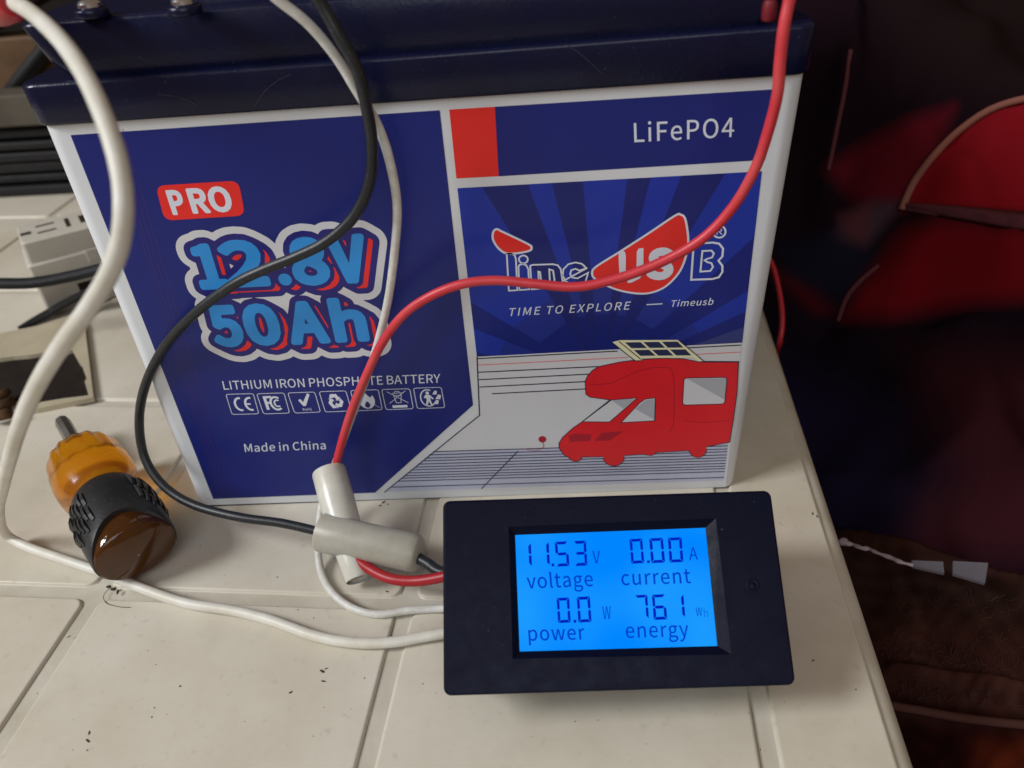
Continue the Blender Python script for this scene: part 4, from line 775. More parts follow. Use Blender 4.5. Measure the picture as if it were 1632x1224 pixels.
# --- the scene with the camper van
S6 = (2.72, 600, 540)
sheet("scene_ground", [Z([(433, 76), (1582, 15), (1560, 230), (1512, 640), (35, 662), (362, 395), (440, 316)], *S6)], 'paper', 2)
fl = Z([(245, 487), (1524, 448), (1505, 612), (35, 660)], *S6)
sheet("scene_floor", [fl], 'floorp', 3)
rows_l = [487, 501, 515, 527, 541, 554, 566, 579, 591, 602, 615, 641]
b = MB(); pth = []
for k, y in enumerate(rows_l):
    xl = 245 - (y - 487) * (210 / 175.0)
    yr = 448 + (y - 487) * (612 - 448) / (655 - 487.0)
    pth.append(Z([(xl, y), (1524 - (yr - 448) * .12, yr)], *S6))
pth.append(Z([(614, 484), (455, 648)], *S6))
for x0, y0, x1, y1 in ((435, 84, 1045, 51), (1345, 37, 1580, 25), (440, 143, 962, 118), (444, 175, 918, 151), (446, 207, 908, 183), (500, 236, 905, 215), (1402, 96, 1572, 97)):
    pth.append(Z([(x0, y0), (x1, y1)], *S6))
pth.append(Z([(436, 76), (447, 330), (365, 395), (35, 663)], *S6))
for p in pth: ribbon(b, p, .40, front(4))
b.build("scene_lines", M['line'], label, fix=False)
lines("scene_line", [Z([(437, 112), (1090, 78)], *S6), Z([(1388, 65), (1578, 55)], *S6)], .22, 'red', 4)
lines("plug_cable", [Z(smooth2([(720, 440), (724, 465), (700, 480), (670, 480), (640, 474)], 4), *S6)], .22, 'rvdark', 5)
sheet("plug", [Z(circle(719, 433, 17, 14), *S6)], 'rvdark', 5)
rv = Z([(935, 135), (962, 118), (1050, 99), (1130, 88), (1230, 82), (1330, 84), (1400, 98), (1568, 98), (1562, 230), (1546, 350), (1530, 445), (1438, 463), (1350, 482), (1215, 490), (1192, 503), (1150, 498), (1082, 503),
        (984, 508), (892, 510), (835, 514), (812, 500), (792, 472), (791, 450), (806, 425), (850, 385), (892, 356), (1012, 262), (925, 250), (908, 238), (904, 182), (915, 158)], *S6)
sheet("camper_body", [rv], 'rvred', 6); lines("camper_outline", [rv], .30, 'line', 7, True)
for wx, wy, wa, wb in ((1028, 508, 46, 40), (1392, 474, 38, 37), (862, 508, 28, 20)):
    wc = Z(circle(wx, wy, wa, wb), *S6); sheet("camper_wheel", [wc], 'rvred', 7.4); lines("wheel_outline", [Z([(wx + wa * math.cos(t), wy + wb * math.sin(t)) for t in np.linspace(.15, math.pi - .15, 18)], *S6)], .30, 'line', 7.8)
sheet("camper_window", [Z([(1018, 262), (1130, 253), (1010, 357), (893, 356)], *S6)], 'paper', 8)
sheet("camper_window", [Z([(1165, 258), (1208, 253), (1205, 352), (1060, 360), (1140, 275)], *S6)], 'paper', 8)
rw = rounded(Z([(1332, 167), (1519, 164), (1508, 279), (1326, 284)], *S6), 1.2)
sheet("camper_window", [rw], 'paper', 8)
lines("window_frame", [Z([(1018, 262), (1130, 253), (1010, 357), (893, 356)], *S6), Z([(1165, 258), (1208, 253), (1205, 352), (1060, 360), (1140, 275)], *S6), rw], .28, 'line', 9, True)
sheet("window_shade", [Z([(1345, 170), (1516, 168), (1510, 262)], *S6), Z([(1206, 258), (1204, 348), (1120, 300), (1168, 262)], *S6), Z([(1020, 264), (1126, 256), (1070, 300)], *S6)], 'shade', 8.5)
sheet("camper_shade", [Z([(832, 418), (862, 408), (932, 412), (925, 440), (840, 444)], *S6), Z([(945, 440), (975, 405), (1070, 398), (1010, 438)], *S6)], 'rvdark', 7)
lines("camper_seam", [Z(smooth2([(925, 196), (1010, 190), (1080, 160), (1160, 130), (1240, 122), (1285, 150), (1288, 350), (1270, 400)], 4), *S6), Z(smooth2([(1330, 350), (1420, 360), (1530, 350)], 4), *S6)], .25, 'rvdark', 7)
sheet("solar_panel", [Z([(1020, 12), (1055, 3), (1308, 2), (1418, 94), (1392, 95), (1375, 79), (1150, 81), (1150, 90), (1120, 92)], *S6)], 'yellow', 8)
cells = []
def sp(a, b_):
    u = a; tl = (1068 + 240 * u, 10 - 4 * u); bl_ = (1145 + 232 * u, 76 - 2 * u)
    return (tl[0] + (bl_[0] - tl[0]) * b_, tl[1] + (bl_[1] - tl[1]) * b_)
for i in range(3):
    for j in range(2):
        cells.append(Z([sp(i / 3 + .02, j / 2 + .04), sp((i + 1) / 3 - .03, j / 2 + .04), sp((i + 1) / 3 - .03, (j + 1) / 2 - .08), sp(i / 3 + .02, (j + 1) / 2 - .08)], *S6))
sheet("solar_cells", cells, 'cell', 9)
lines("solar_outline", [Z([(1020, 12), (1120, 92), (1150, 92)], *S6), Z([(1308, 2), (1418, 94)], *S6), Z([(1050, 8), (1148, 88)], *S6)], .3, 'line', 9)

# --- lid
def lsec(dz, x0, x1, y0, y1, r):
    return [(x, y, zt(x) + dz + (1.25 * (x + 98) / 198 if dz > 5 else 0)) for x, y in [((x0 + x1) / 2 + a, (y0 + y1) / 2 + c) for a, c in rrect((x1 - x0) / 2, (y1 - y0) / 2, r, 8)]]
b = MB()
loft(b, [lsec(.02, -100.6, 100.4, -.3, 166.3, 5), lsec(.25, -101.5, 101.4, -1.3, 167.3, 5), lsec(1.0, -102, 101.8, -1.7, 167.7, 5), lsec(9.8, -102.4, 101.9, -1.9, 167.9, 5),
         lsec(10.5, -102.2, 101.7, -1.7, 167.7, 5), lsec(10.9, -101.4, 101.0, -.9, 166.9, 4.6)])
band = smooth_by_angle(b.build("lid_band", M['case'], bat), 50)
b = MB()
loft(b, [lsec(10.6, -90, 90, 1.5, 165, 4), lsec(12.5, -91, 91, 1.2, 165, 4), lsec(15, -93.5, 93, .9, 166, 4), lsec(23.8, -97.5, 94, .6, 166, 4), lsec(24.6, -97.2, 93.8, 1.2, 165, 4), lsec(24.9, -96.4, 93, 2, 164, 3.4)])
lid = smooth_by_angle(b.build("lid", M['case'], bat), 50)
b = MB()
loft(b, [lsec(24.8, -58, 88, 8, 158, 4), lsec(28.5, -57, 87, 9, 157, 4), lsec(29, -56, 86, 10, 156, 3.5)])
smooth_by_angle(b.build("lid_plateau", M['case'], bat), 50)
b = MB()
for pts in ([(463, 118), (440, 130), (420, 148), (404, 172)], [(905, 72), (930, 90), (960, 118)], [(250, 150), (290, 156), (318, 170)]):
    q = [on(x, y, 1, -1.96) for x, y in pts]; ribbon(b, smooth2([(p[0], p[2]) for p in q], 5), .13, lambda u, v: (u, -1.95, v)); b.build("scratch", M['scuff'], bat, fix=False); b = MB()
for px, py in ((143, 9), (292, 4)):
    p = on(px, py, 2, 168.0)
    b = MB(); tube(b, [(p[0], p[1], z) for z in (165.4, 165.8, 167.2, 167.6)], [3.8, 4.1, 4.1, 3.6], 28)
    nut = b.build("terminal_seat", M['case'], bat)
    b = MB(); tube(b, [(p[0], p[1], z) for z in (167.5, 167.8, 168.6, 169.3, 169.7, 169.8)], [2.6, 2.9, 2.8, 2.2, 1.2, .2], 20)
    smooth_by_angle(b.build("terminal_bolt", M['metal'], bat), 30)
p = on(1244, 16, 2, 166)
b = MB(); tube(b, [(p[0] - 1, p[1] + 4, z) for z in (163.5, 164, 166.5, 167.2)], [1.2, 1.4, 1.4, 1.0], 20)
smooth_by_angle(b.build("terminal_cover", M['redcover'], bat), 40)['label'] = "red terminal cover"

# ================================================================== THE METER
MC = np.array([46.0839, -71.6399, 32.1382]); MR = rot(.6492, .0289, .023)
met = thing("power_meter", (46.0, -71.6, 0.0), "black rectangular panel meter with a lit blue display propped in front of the battery", "power meter")
def m3(u, v, h=0.0): return tuple(MC + MR @ np.array([u, v, h]))
def muv(px, py, s=1.0, ox=0, oy=0, h=0.0):
    d = ray(px / s + ox, py / s + oy); n = MR[:, 2]; o = MC + n * h
    p = CAM + d * (((o - CAM) @ n) / (d @ n)); q = MR.T @ (p - MC)
    return (q[0], q[1])
HX, HY = 44.8, 24.9
rec = [muv(*p) for p in ((810.5, 839.5), (1141, 826), (1165.5, 1043), (817, 1050))]
LH = -1.5
lcdq = [muv(px, py, h=LH) for px, py in ((821, 852.6), (1124.5, 841), (1143.5, 1029.5), (828.3, 1038.3))]
b = MB()
def msec(h, i): return [m3(x, y, h) for x, y in rrect(HX - i, HY - i, 2.0 - i * .8, 6)]
loft(b, [msec(-4.6, .1), msec(-.7, 0), msec(-.3, .1), msec(-.08, .3), msec(0, .65)], caps=False)
fill(b, [rrect(HX - .65, HY - .65, 2.0 - .65 * .8, 6), rec], lambda u, v: m3(u, v, 0))
fill(b, [rrect(HX - .1, HY - .1, 1.9, 6)], lambda u, v: m3(u, v, -4.6))
bz = b.build("bezel", M['bezel'], met); smooth_by_angle(bz, 30)
b = MB()
r3 = [m3(*p, 0) for p in rec]; l3 = [m3(*p, LH) for p in lcdq]; l4 = [m3(*p, LH - .4) for p in lcdq]
b.add(r3 + l3 + l4, [[0, 1, 5, 4], [1, 2, 6, 5], [2, 3, 7, 6], [3, 0, 4, 7], [4, 5, 9, 8], [5, 6, 10, 9], [6, 7, 11, 10], [7, 4, 8, 11]])
b.build("display_surround", M['bezel'], met)
b = MB()
def bsec(h, i): return [m3(x, y, h) for x, y in rrect(43 - i, 23 - i, 1.2, 4)]
loft(b, [bsec(-23.0, .6), bsec(-22.5, 0), bsec(-4.55, 0)])
body = smooth_by_angle(b.build("body", M['rubber'], met), 30)
b = MB(); fill(b, [lcdq], lambda u, v: m3(u, v, LH - .25)); lcd = b.build("display", M['lcd'], met, fix=False)
SEG = {'0': 'abcdef', '1': 'bc', '2': 'abged', '3': 'abgcd', '5': 'afgcd', '6': 'afgedc', '7': 'abc'}
TW = .20
def seg_polys():
    t, hh, g_ = TW, .115, .014
    L_ = {}
    L_['a'] = [(g_ + .02, 1), (1 - g_ - .02, 1), (1 - t - .02, 1 - hh), (t + .02, 1 - hh)]
    L_['d'] = [(t + .02, hh), (1 - t - .02, hh), (1 - g_ - .02, 0), (g_ + .02, 0)]
    L_['g'] = [(t * .55, .5), (t + .06, .5 + hh / 2), (1 - t - .06, .5 + hh / 2), (1 - t * .55, .5), (1 - t - .06, .5 - hh / 2), (t + .06, .5 - hh / 2)]
    L_['f'] = [(0, 1 - g_), (t, 1 - hh - g_), (t, .5 + hh / 2 + g_), (t * .45, .5 + g_), (0, .5 + hh / 2)]
    L_['b'] = [(1 - x, y) for x, y in L_['f']]
    L_['e'] = [(x, 1 - y) for x, y in L_['f']]
    L_['c'] = [(1 - x, 1 - y) for x, y in L_['f']]
    return L_
SP = seg_polys(); S2 = (4.08, 780, 830)
def mz(p): return np.array(muv(p[0], p[1], *S2, h=LH))
def on_lcd(k): return lambda u, v: m3(u, v, LH - .25 + .03 + .01 * k)
def digit(ch, tl, bl, br):
    tl, bl, br = mz(tl), mz(bl), mz(br); b = MB()
    for s_ in SEG[ch]: fill(b, [[tuple(bl + x * (br - bl) + y * (tl - bl)) for x, y in SP[s_]]], on_lcd(0))
    return b.build("digit", M['seg'], lcd, fix=False)
for ch, tl, bl, br in [('1', (183, 148), (190, 297), (277, 294)), ('1', (298, 140), (306, 292), (394, 289)), ('5', (425, 137), (436, 298), (521, 293)), ('3', (547, 132), (557, 294), (638, 290)),
        ('0', (911, 119), (924, 279), (1008, 274)), ('0', (1040, 114), (1053, 275), (1143, 271)), ('0', (1161, 110), (1173, 271), (1263, 267)),
        ('0', (437, 502), (447, 665), (529, 661)), ('0', (568, 496), (579, 662), (665, 657)),
        ('7', (945, 484), (955, 640), (1038, 636)), ('6', (1057, 481), (1070, 645), (1157, 641)), ('1', (1176, 482), (1188, 631), (1275, 627))]:
    digit(ch, tl, bl, br)
for cx, cy in ((413, 287), (1035, 266), (557, 654)):
    b = MB(); fill(b, [[tuple(mz((cx + dx, cy + dy))) for dx, dy in ((-9, -9), (8, -10), (9, 8), (-8, 9))]], on_lcd(0)); b.build("decimal_point", M['seg'], lcd, fix=False)
def ltext(s_, bl, br, tl, mat, track=0, bold=.0):
    b = MB(); cs = text_contours(s_, mz(bl), mz(br), mz(tl), track); fill(b, cs, on_lcd(0))
    if bold:
        for c in cs: ribbon(b, c, bold, on_lcd(1), True)
    b.build("lettering", M[mat], lcd, fix=False)
ltext("V", (672, 277), (722, 274), (669, 196), 'segw'); ltext("A", (1301, 256), (1356, 250), (1297, 174), 'segw')
ltext("voltage", (247, 440), (676, 424), (240, 345), 'segw', 16, .05); ltext("current", (862, 419), (1312, 404), (855, 324), 'segw', 22, .05)
ltext("W", (738, 641), (793, 638), (734, 557), 'segw'); ltext("power", (257, 780), (622, 771), (251, 686), 'segw', 18, .05)
ltext("energy", (890, 762), (1298, 752), (884, 664), 'segw', 18, .03); ltext("W", (1345, 618), (1386, 617), (1342, 563), 'segw'); ltext("h", (1397, 626), (1424, 625), (1394, 575), 'segf')
# push button dimple
bc = np.array(muv(1200, 933)); b = MB()
vs = []; prof = [(1.75, .02), (1.55, .16), (1.25, .16), (1.05, -.02), (.9, .05), (.0, .10)]
for r_, h_ in prof:
    for k in range(24):
        a = 2 * math.pi * k / 24; vs.append(m3(bc[0] + r_ * math.cos(a), bc[1] + r_ * math.sin(a), h_ + .02))
b.add(vs, [[i * 24 + k, i * 24 + (k + 1) % 24, (i + 1) * 24 + (k + 1) % 24, (i + 1) * 24 + k] for i in range(5) for k in range(24)], True)
b.build("button", M['bezel'], met)
# side clip recess on the back of the body
b = MB(); box(b, m3(-43.4, 2, -14), (1.2, 14, 5), MR.T, .3); b.build("clip", M['rubber'], met)

# ================================================================== THE CABLES
def cable(name, pts, r, mat, label_, cat, group=None, wob=.012, n=14):
    P = []
    for q in pts:
        px, py, mode, v = q if len(q) == 4 else (q[0], q[1], 'd', q[2])
        p = dep(px, py, v) if mode == 'd' else on(px, py, 2 if mode == 'z' else 1, v)
        if p[2] < r and p[0] < 118: p = on(px, py, 2, r)
        P.append(p)
    path = catmull(P, 10)
    b = MB(); tube(b, path, r, n, wob=wob)
    return tag(b.build(name, M[mat]), label_, cat, group)
cable("cable", [(452, -70, 168), (500, -12, 178), (542, 60, 183), (569, 110, 187), (584, 170, 193), (593, 230, 200), (589, 290, 206), (564, 345, 212), (520, 385, 217), (470, 410, 221), (420, 430, 224), (370, 455, 228), (310, 500, 236),
      (264, 550, 246), (233, 610, 257), (222, 670, 267), (231, 730, 271), (262, 775, 270), (310, 805, 267), (380, 824, 262), (450, 834, 259), (515, 849, 256), (560, 862, 253)],
      1.52, 'black_wire', "thin black wire looping across the battery label into the grey connector sleeve", "wire")
cable("cable", [(370, -80, 170), (430, -12, 177), (490, 37, 182), (535, 90, 188), (570, 147, 194), (602, 200, 200), (622, 260, 206), (633, 330, 213), (629, 400, 221), (620, 470, 231), (609, 520, 239), (592, 580, 249), (570, 640, 259), (548, 700, 268), (527, 760, 274),
      (512, 810, 271), (507, 870, 264), (512, 912, 259), (530, 945, 253), (562, 969, 248), (602, 979, 'z', 1.3), (650, 973, 'z', 1.3), (700, 970, 'z', 1.3), (760, 968, 'z', 4)],
      1.25, 'white_wire', "thin white wire running down beside the red wire behind the connector sleeves", "wire")
cable("cable", [(1275, -70, 165), (1261, -12, 171), (1250, 40, 174), (1243, 100, 178), (1239, 150, 182), (1224, 210, 188), (1203, 270, 194), (1168, 330, 201), (1120, 380, 207), (1060, 415, 212), (990, 442, 216), (920, 457, 219), (850, 452, 220), (790, 447, 220),
      (740, 452, 221), (690, 470, 224), (645, 500, 229), (610, 545, 236), (583, 600, 245), (562, 650, 253), (546, 700, 261), (533, 755, 268), (532, 800, 268)],
      1.36, 'red_wire', "long red wire arching across the battery label into the upright connector sleeve", "wire")
cable("cable", [(-10, -8, 175), (30, 8, 163), (62, 30, 153), (100, 68, 144), (135, 120, 138), (165, 185, 134), (188, 255, 132), (197, 320, 131), (192, 385, 132), (172, 440, 134), (140, 493, 137), (100, 548, 142), (64, 605, 150), (38, 660, 162), (20, 715, 180), (6, 770, 212),
      (-2, 815, 250), (8, 850, 275), (45, 872, 'z', 3.0), (100, 891, 'z', 2.6), (170, 915, 'z', 2.4), (240, 943, 'z', 2.0), (300, 962, 'z', 2.0), (370, 973, 'z', 2.0), (430, 988, 'z', 2.0), (500, 1013, 'z', 2.0), (560, 1024, 'z', 2.0), (620, 1024, 'z', 2.0), (680, 1014, 'z', 2.2), (760, 1000, 'z', 4)],
      1.66, 'cream_wire', "thick cream cable rising in front of the battery's left side and lying along the table", "cable")
cable("cable", [(560, 885, 252), (590, 907, 249), (622, 922, 245.5), (660, 926, 243), (703, 920, 240), (760, 905, 236)], 1.7, 'redlead', "short thick red lead from the connector sleeve into the meter", "wire")
cable("cable", [(650, 880, 250), (680, 897, 246), (705, 912, 243), (760, 920, 238)], 1.8, 'black_wire', "short black lead from the grey connector sleeve into the meter", "wire")
cable("cable", [(1215, 395, 'd', 372), (1232, 425, 'd', 368), (1243, 470, 'd', 364), (1247, 510, 'd', 361), (1243, 545, 'd', 362), (1238, 562, 'd', 376), (1236, 590, 'd', 400)], 1.2, 'redcap', "dim red cable hanging behind the right edge of the battery past the table edge", "cable")
cable("cable", [(-60, 452, 372), (0, 452, 376), (50, 451, 380), (100, 443, 384), (165, 427, 388), (240, 400, 392)], 2.8, 'black_wire', "thick black power cable crossing in front of the beige socket block", "cable")

# connector sleeves
def sleeve(name, p0, p1, radii, mat, label_):
    p0, p1 = np.array(p0), np.array(p1); n = len(radii)
    path = [p0 + (p1 - p0) * t for t, _ in radii]; rad = [r for _, r in radii]
    t = thing(name, (p0 + p1) / 2, label_, "connector")
    b = MB(); tube(b, path, rad, 36, caps=False)
    # wall thickness: inner skin and lips
    tube(b, path[:-1], [r - 1.1 for r in rad[:-1]], 36, caps=False)
    k = len(b.v); m = 36
    a0 = 0; i0 = len(path) * m
    b.f += [[a0 + q, a0 + (q + 1) % m, i0 + (q + 1) % m, i0 + q] for q in range(m)]; b.sm += [False] * m; b.mi += [0] * m
    smooth_by_angle(b.build("sleeve", mat, t), 50)
    b = MB(); d = (p1 - p0) / np.linalg.norm(p1 - p0)
    tube(b, [p0 + d * 7, p0 + d * 8], [rad[0] - 1.2, rad[0] - 1.2], 30); b.build("inner_wall", mat, t)
    b = MB(); tube(b, [p1 - d * 2.4, p1 - d * 1.6], [rad[-1] * .8, rad[-1] * .8], 30); b.build("inner_wall", mat, t)
    return t
a0 = on(524, 750, 1, -9.5); a1 = on(572, 924, 2, 5.0)
sleeve("connector_sleeve", a0, a1, [(0, 5.5), (.02, 5.75), (.3, 5.8), (.62, 5.5), (.85, 4.7), (.985, 4.3), (1, 4.0)], M['tube'], "milky white connector sleeve standing upright over the red wire end")
c0 = on(512, 848, 2, 14.2); c1 = on(672, 884, 2, 11.5)
sleeve("connector_sleeve", c0, c1, [(0, 6.15), (.015, 6.35), (.3, 6.2), (.6, 6.15), (.9, 6.1), (.955, 5.8), (.985, 4.9), (1, 3.4), (1.004, .3)], M['tube2'], "grey connector sleeve lying across the other with a black wire entering it")

# ================================================================== THE SCREWDRIVER
A0 = on(97, 668, 2, 13.6); A1 = on(226, 893, 2, 13.3)
RK = .885
AX = A1 - A0; LEN = np.linalg.norm(AX); AX /= LEN
SX = np.cross(AX, [0, 0, 1]); SX /= np.linalg.norm(SX); UPV = np.cross(SX, AX)
if UPV[2] < 0: UPV = -UPV
scr = thing("screwdriver", tuple((A0 + A1) / 2 * np.array([1, 1, 0])), "stubby amber handled screwdriver with a black rubber grip lying left of the battery", "screwdriver")
def sd(s, r, th): return A0 + AX * s + r * (math.cos(th) * SX + math.sin(th) * UPV)
def revolve(prof, n=96, mod=None, smod=None):
    b = MB(); vs = []
    for s, r in prof:
        for k in range(n):
            th = 2 * math.pi * k / n
            rr = r * RK * (mod(s, th) if mod else 1); s2 = s + (smod(s, th) if smod else 0)
            vs.append(sd(s2, rr, th))
    m = len(prof)
    b.add(vs, [[i * n + k, i * n + (k + 1) % n, (i + 1) * n + (k + 1) % n, (i + 1) * n + k] for i in range(m - 1) for k in range(n)], True)
    b.add(vs[:n], [list(range(n))]); b.add(vs[-n:], [list(range(n))])
    return b
b = revolve([(0, 1.2), (1.6, 2.9), (3.2, 3.2), (10, 3.2), (26, 3.25)], 8)
smooth_by_angle(b.build("blade", M['steel'], scr), 25)
S0 = 33.0
def flute(s, th):
    k = max(0, min(1, (S0 + 15 - s) / 6))
    return 1 + .022 * k * math.cos(16 * th)
b = revolve([(S0, 10), (S0 + .4, 12.9), (S0 + 1.4, 13.9), (S0 + 5, 14.9), (S0 + 12, 15.5), (S0 + 13, 15.6), (S0 + 18, 15.6), (S0 + 22, 15), (S0 + 26, 13.2), (S0 + 30, 12.2), (S0 + 34, 12.2)], 108, flute)
smooth_by_angle(b.build("collar", M['orange'], scr), 60)
G0 = S0 + 31; G1 = LEN - 9
def gend(s, th):
    k = max(0, (s - (G0 + 12)) / (G1 - G0 - 12)); return -k * 3.6 * math.cos(2 * (th - math.pi / 2))
b = revolve([(G0, 12.0), (G0 + .4, 13.3), (G0 + 3, 14.3), (G0 + 9, 15.2), (G0 + 14, 15.4), (G0 + 20, 15.4), (G1 - 1, 15.0), (G1, 14.6), (G1 + .1, 12.8)], 108, None, gend)
grip = smooth_by_angle(b.build("grip", M['rubber'], scr), 50)
b = revolve([(G0 + 12, 12.5), (G1 - 6, 13.2), (G1, 13.3), (G1 + 3.4, 13.0), (G1 + 3.9, 12.5), (G1 + 4.3, 11.6), (G1 + 5.4, 7.5), (G1 + 5.9, 3.5), (G1 + 6.0, .3)], 96, lambda s, th: 1 - .12 * math.cos(2 * (th - math.pi / 2)) * max(0, min(1, (s - G1 + 5) / 9)))
smooth_by_angle(b.build("end_cap", M['cap'], scr), 60)
for side in (0.62, 2.72):
    for c in range(8):
        th = side + (c - 3.5) * .125
        for q in range(2):
            s0 = G0 + 3.5 + q * 8.8 + (c % 3) * 2.2; L_ = 7.6
            b = MB(); ss = []
            for s in np.linspace(s0, s0 + L_, 4):
                rb = np.interp(s, [G0, G0 + 3, G0 + 9, G0 + 14, G0 + 20, G1 - 1], [13.3, 14.3, 15.2, 15.4, 15.4, 15.0]) * RK
                lift = .9 if s0 < s < s0 + L_ - .01 else .35
                ss.append([sd(s, rb - .3, th - .046), sd(s, rb + lift, th - .036), sd(s, rb + lift, th + .036), sd(s, rb - .3, th + .046)])
            loft(b, ss, smooth=False); b.build("ridge", M['rubber'], scr)

# ================================================================== THINGS BEHIND ON THE LEFT
# socket block
HB = 41.0
g0 = on(27, 392, 2, HB); g0 = np.array([g0[0], g0[1], 0])
d1 = on(145, 362, 2, HB) - on(27, 392, 2, HB); d1[2] = 0; d1 /= np.linalg.norm(d1); d2 = np.array([-d1[1], d1[0], 0])
sock = thing("socket_block", tuple(g0), "beige mains socket block with black slots behind the left side of the battery", "socket")
def sk(a, b_, z): return tuple(g0 + d1 * a + d2 * b_ + np.array([0, 0, z]))
W_, D_ = 90.0, 31.0
print('socket depth', np.linalg.norm(on(22, 350, 2, HB) - on(27, 392, 2, HB)), g0)
def ssec(z, ia, ib=None):
    ib = ia if ib is None else ib
    return [sk(W_ / 2 + x, D_ / 2 + y, z) for x, y in rrect(W_ / 2 - ia, D_ / 2 - ib, 2.0, 3)]
b = MB(); loft(b, [ssec(.1, .6), ssec(1, 0), ssec(28.5, 0), ssec(29.4, .8)]); smooth_by_angle(b.build("housing", M['box'], sock), 35)
b = MB(); loft(b, [ssec(29.3, 1.8), ssec(30, 1.6), ssec(40.2, 1.8), ssec(41.0, 2.6)]); top = smooth_by_angle(b.build("socket_face", M['box'], sock), 35)
def slot(a, b_, la, lb):
    m = MB(); box(m, np.array(sk(a, b_, 41.02)), (la, lb, .5), np.array([d1, d2, [0, 0, 1]])); m.build("slot", M['dark'], sock)
for base in (15, 56):
    slot(base, 10.5, 9, 1.6); slot(base, 20.5, 9, 1.6)
slot(5.2, 14, 5, 3.4)
slot(25.5, 15.5, 2.0, 13); slot(33, 15.5, 3.0, 11); slot(44, 15.5, 3.4, 11)
m = MB(); box(m, np.array(sk(33, -.15, 26.5)), (10, 1.2, 7), np.array([d1, d2, [0, 0, 1]]), .3); m.build("latch", M['box'], sock)
m = MB(); box(m, np.array(sk(25, -.2, 9)), (13, .8, 9), np.array([d1, d2, [0, 0, 1]])); m.build("label_plate", M['brown'], sock)
# flat black strap
b = MB()
pa = [on(30, 524, 2, 1.2), on(70, 503, 2, 3), on(110, 480, 2, 8), on(160, 455, 2, 14), on(230, 420, 2, 22)]
pth = catmull(pa, 6); vs = []
for p in pth:
    i_ = len(vs) // 4; dd = pth[min(i_ + 1, len(pth) - 1)] - pth[max(i_ - 1, 0)]; lt = np.cross(dd / np.linalg.norm(dd), [0, 0, 1]) * (1.2 + 3.4 * min(1, i_ / 8))
    vs += [p + lt + np.array([0, 0, .8]), p - lt + np.array([0, 0, .8]), p - lt - np.array([0, 0, .8]), p + lt - np.array([0, 0, .8])]
b.add(vs, [[i * 4 + k, i * 4 + (k + 1) % 4, (i + 1) * 4 + (k + 1) % 4, (i + 1) * 4 + k] for i in range(len(pth) - 1) for k in range(4)] + [[0, 1, 2, 3], [len(vs) - 4 + k for k in (3, 2, 1, 0)]], False)
tag(b.build("strap", M['slat']), "flat black strap slanting below the beige socket block", "strap")
# beige board with a dark filled hole
H0 = 2.6
def bp(px, py, z): p = on(px, py, 2, H0); return (p[0], p[1], z)
brd = thing("board", tuple(on(40, 590, 2, 0)), "thin beige board with a ragged dark brown opening on the table's left side", "board")
outer = [(-90, 545), (0, 531), (60, 519), (125, 498), (135, 520), (149, 633), (60, 651), (-90, 672)]
hole = [(-80, 578), (0, 571), (20, 568), (45, 566), (70, 562), (95, 562), (115, 557), (121, 568), (126, 577), (130, 580), (134, 592), (138, 603), (135, 608), (141, 630), (100, 635), (58, 642), (20, 640), (-80, 655)]
b = MB()
o2 = [bp(x, y, 0)[:2] for x, y in outer]; h2 = [bp(x, y, 0)[:2] for x, y in hole]
fill(b, [o2, h2], lambda u, v: (u, v, H0))
for c in (o2, h2):
    n = len(c); b.add([(x, y, H0) for x, y in c] + [(x, y, .05) for x, y in c], [[i, (i + 1) % n, n + (i + 1) % n, n + i] for i in range(n)])
b.build("board_frame", M['beige'], brd)
b = MB(); fill(b, [h2], lambda u, v: (u, v, .5)); b.build("opening", M['brown'], brd)
b = MB()
for k, (px, py) in enumerate([(0, 640), (5, 652), (9, 662), (3, 668), (-8, 655), (14, 648)]): blob(b, on(px, py, 2, 3), 5 - k * .4, 40 + k, .5)
tag(b.build("debris", M['rust']), "rusty brown lump beside the beige board at the left picture edge", "debris")

# black slatted crate behind the socket block
def plane_y(px, py, y): return on(px, py, 1, y)
cr = thing("slatted_crate", (-390, 360, 0), "black slatted crate standing behind the beige socket block", "crate")
YC = 335.0
top_l = plane_y(0, 205, YC); bot_l = plane_y(0, 345, YC)
zc0, zc1 = min(bot_l[2], top_l[2]) - 40, top_l[2]
n_s = 13
for k in range(n_s):
    z = zc0 + (zc1 - zc0) * (k + .5) / n_s
    b = MB(); hgt = (zc1 - zc0) / n_s
    box(b, (-395 + rng.uniform(-2, 2), YC + rng.uniform(0, 4), z), (330, 9, hgt * rng.uniform(.62, .86)), None, 1.2); b.build("slat", M['slat'], cr)
b = MB(); box(b, (-395, YC + 14, (zc0 + zc1) / 2), (326, 10, zc1 - zc0 - 1), None); b.build("back_panel", M['slat'], cr)
b = MB(); box(b, (-395, YC + 3, zc1 + 13), (332, 22, 21), None, 1.5); tb = b.build("top_board", M['greywood'], cr)
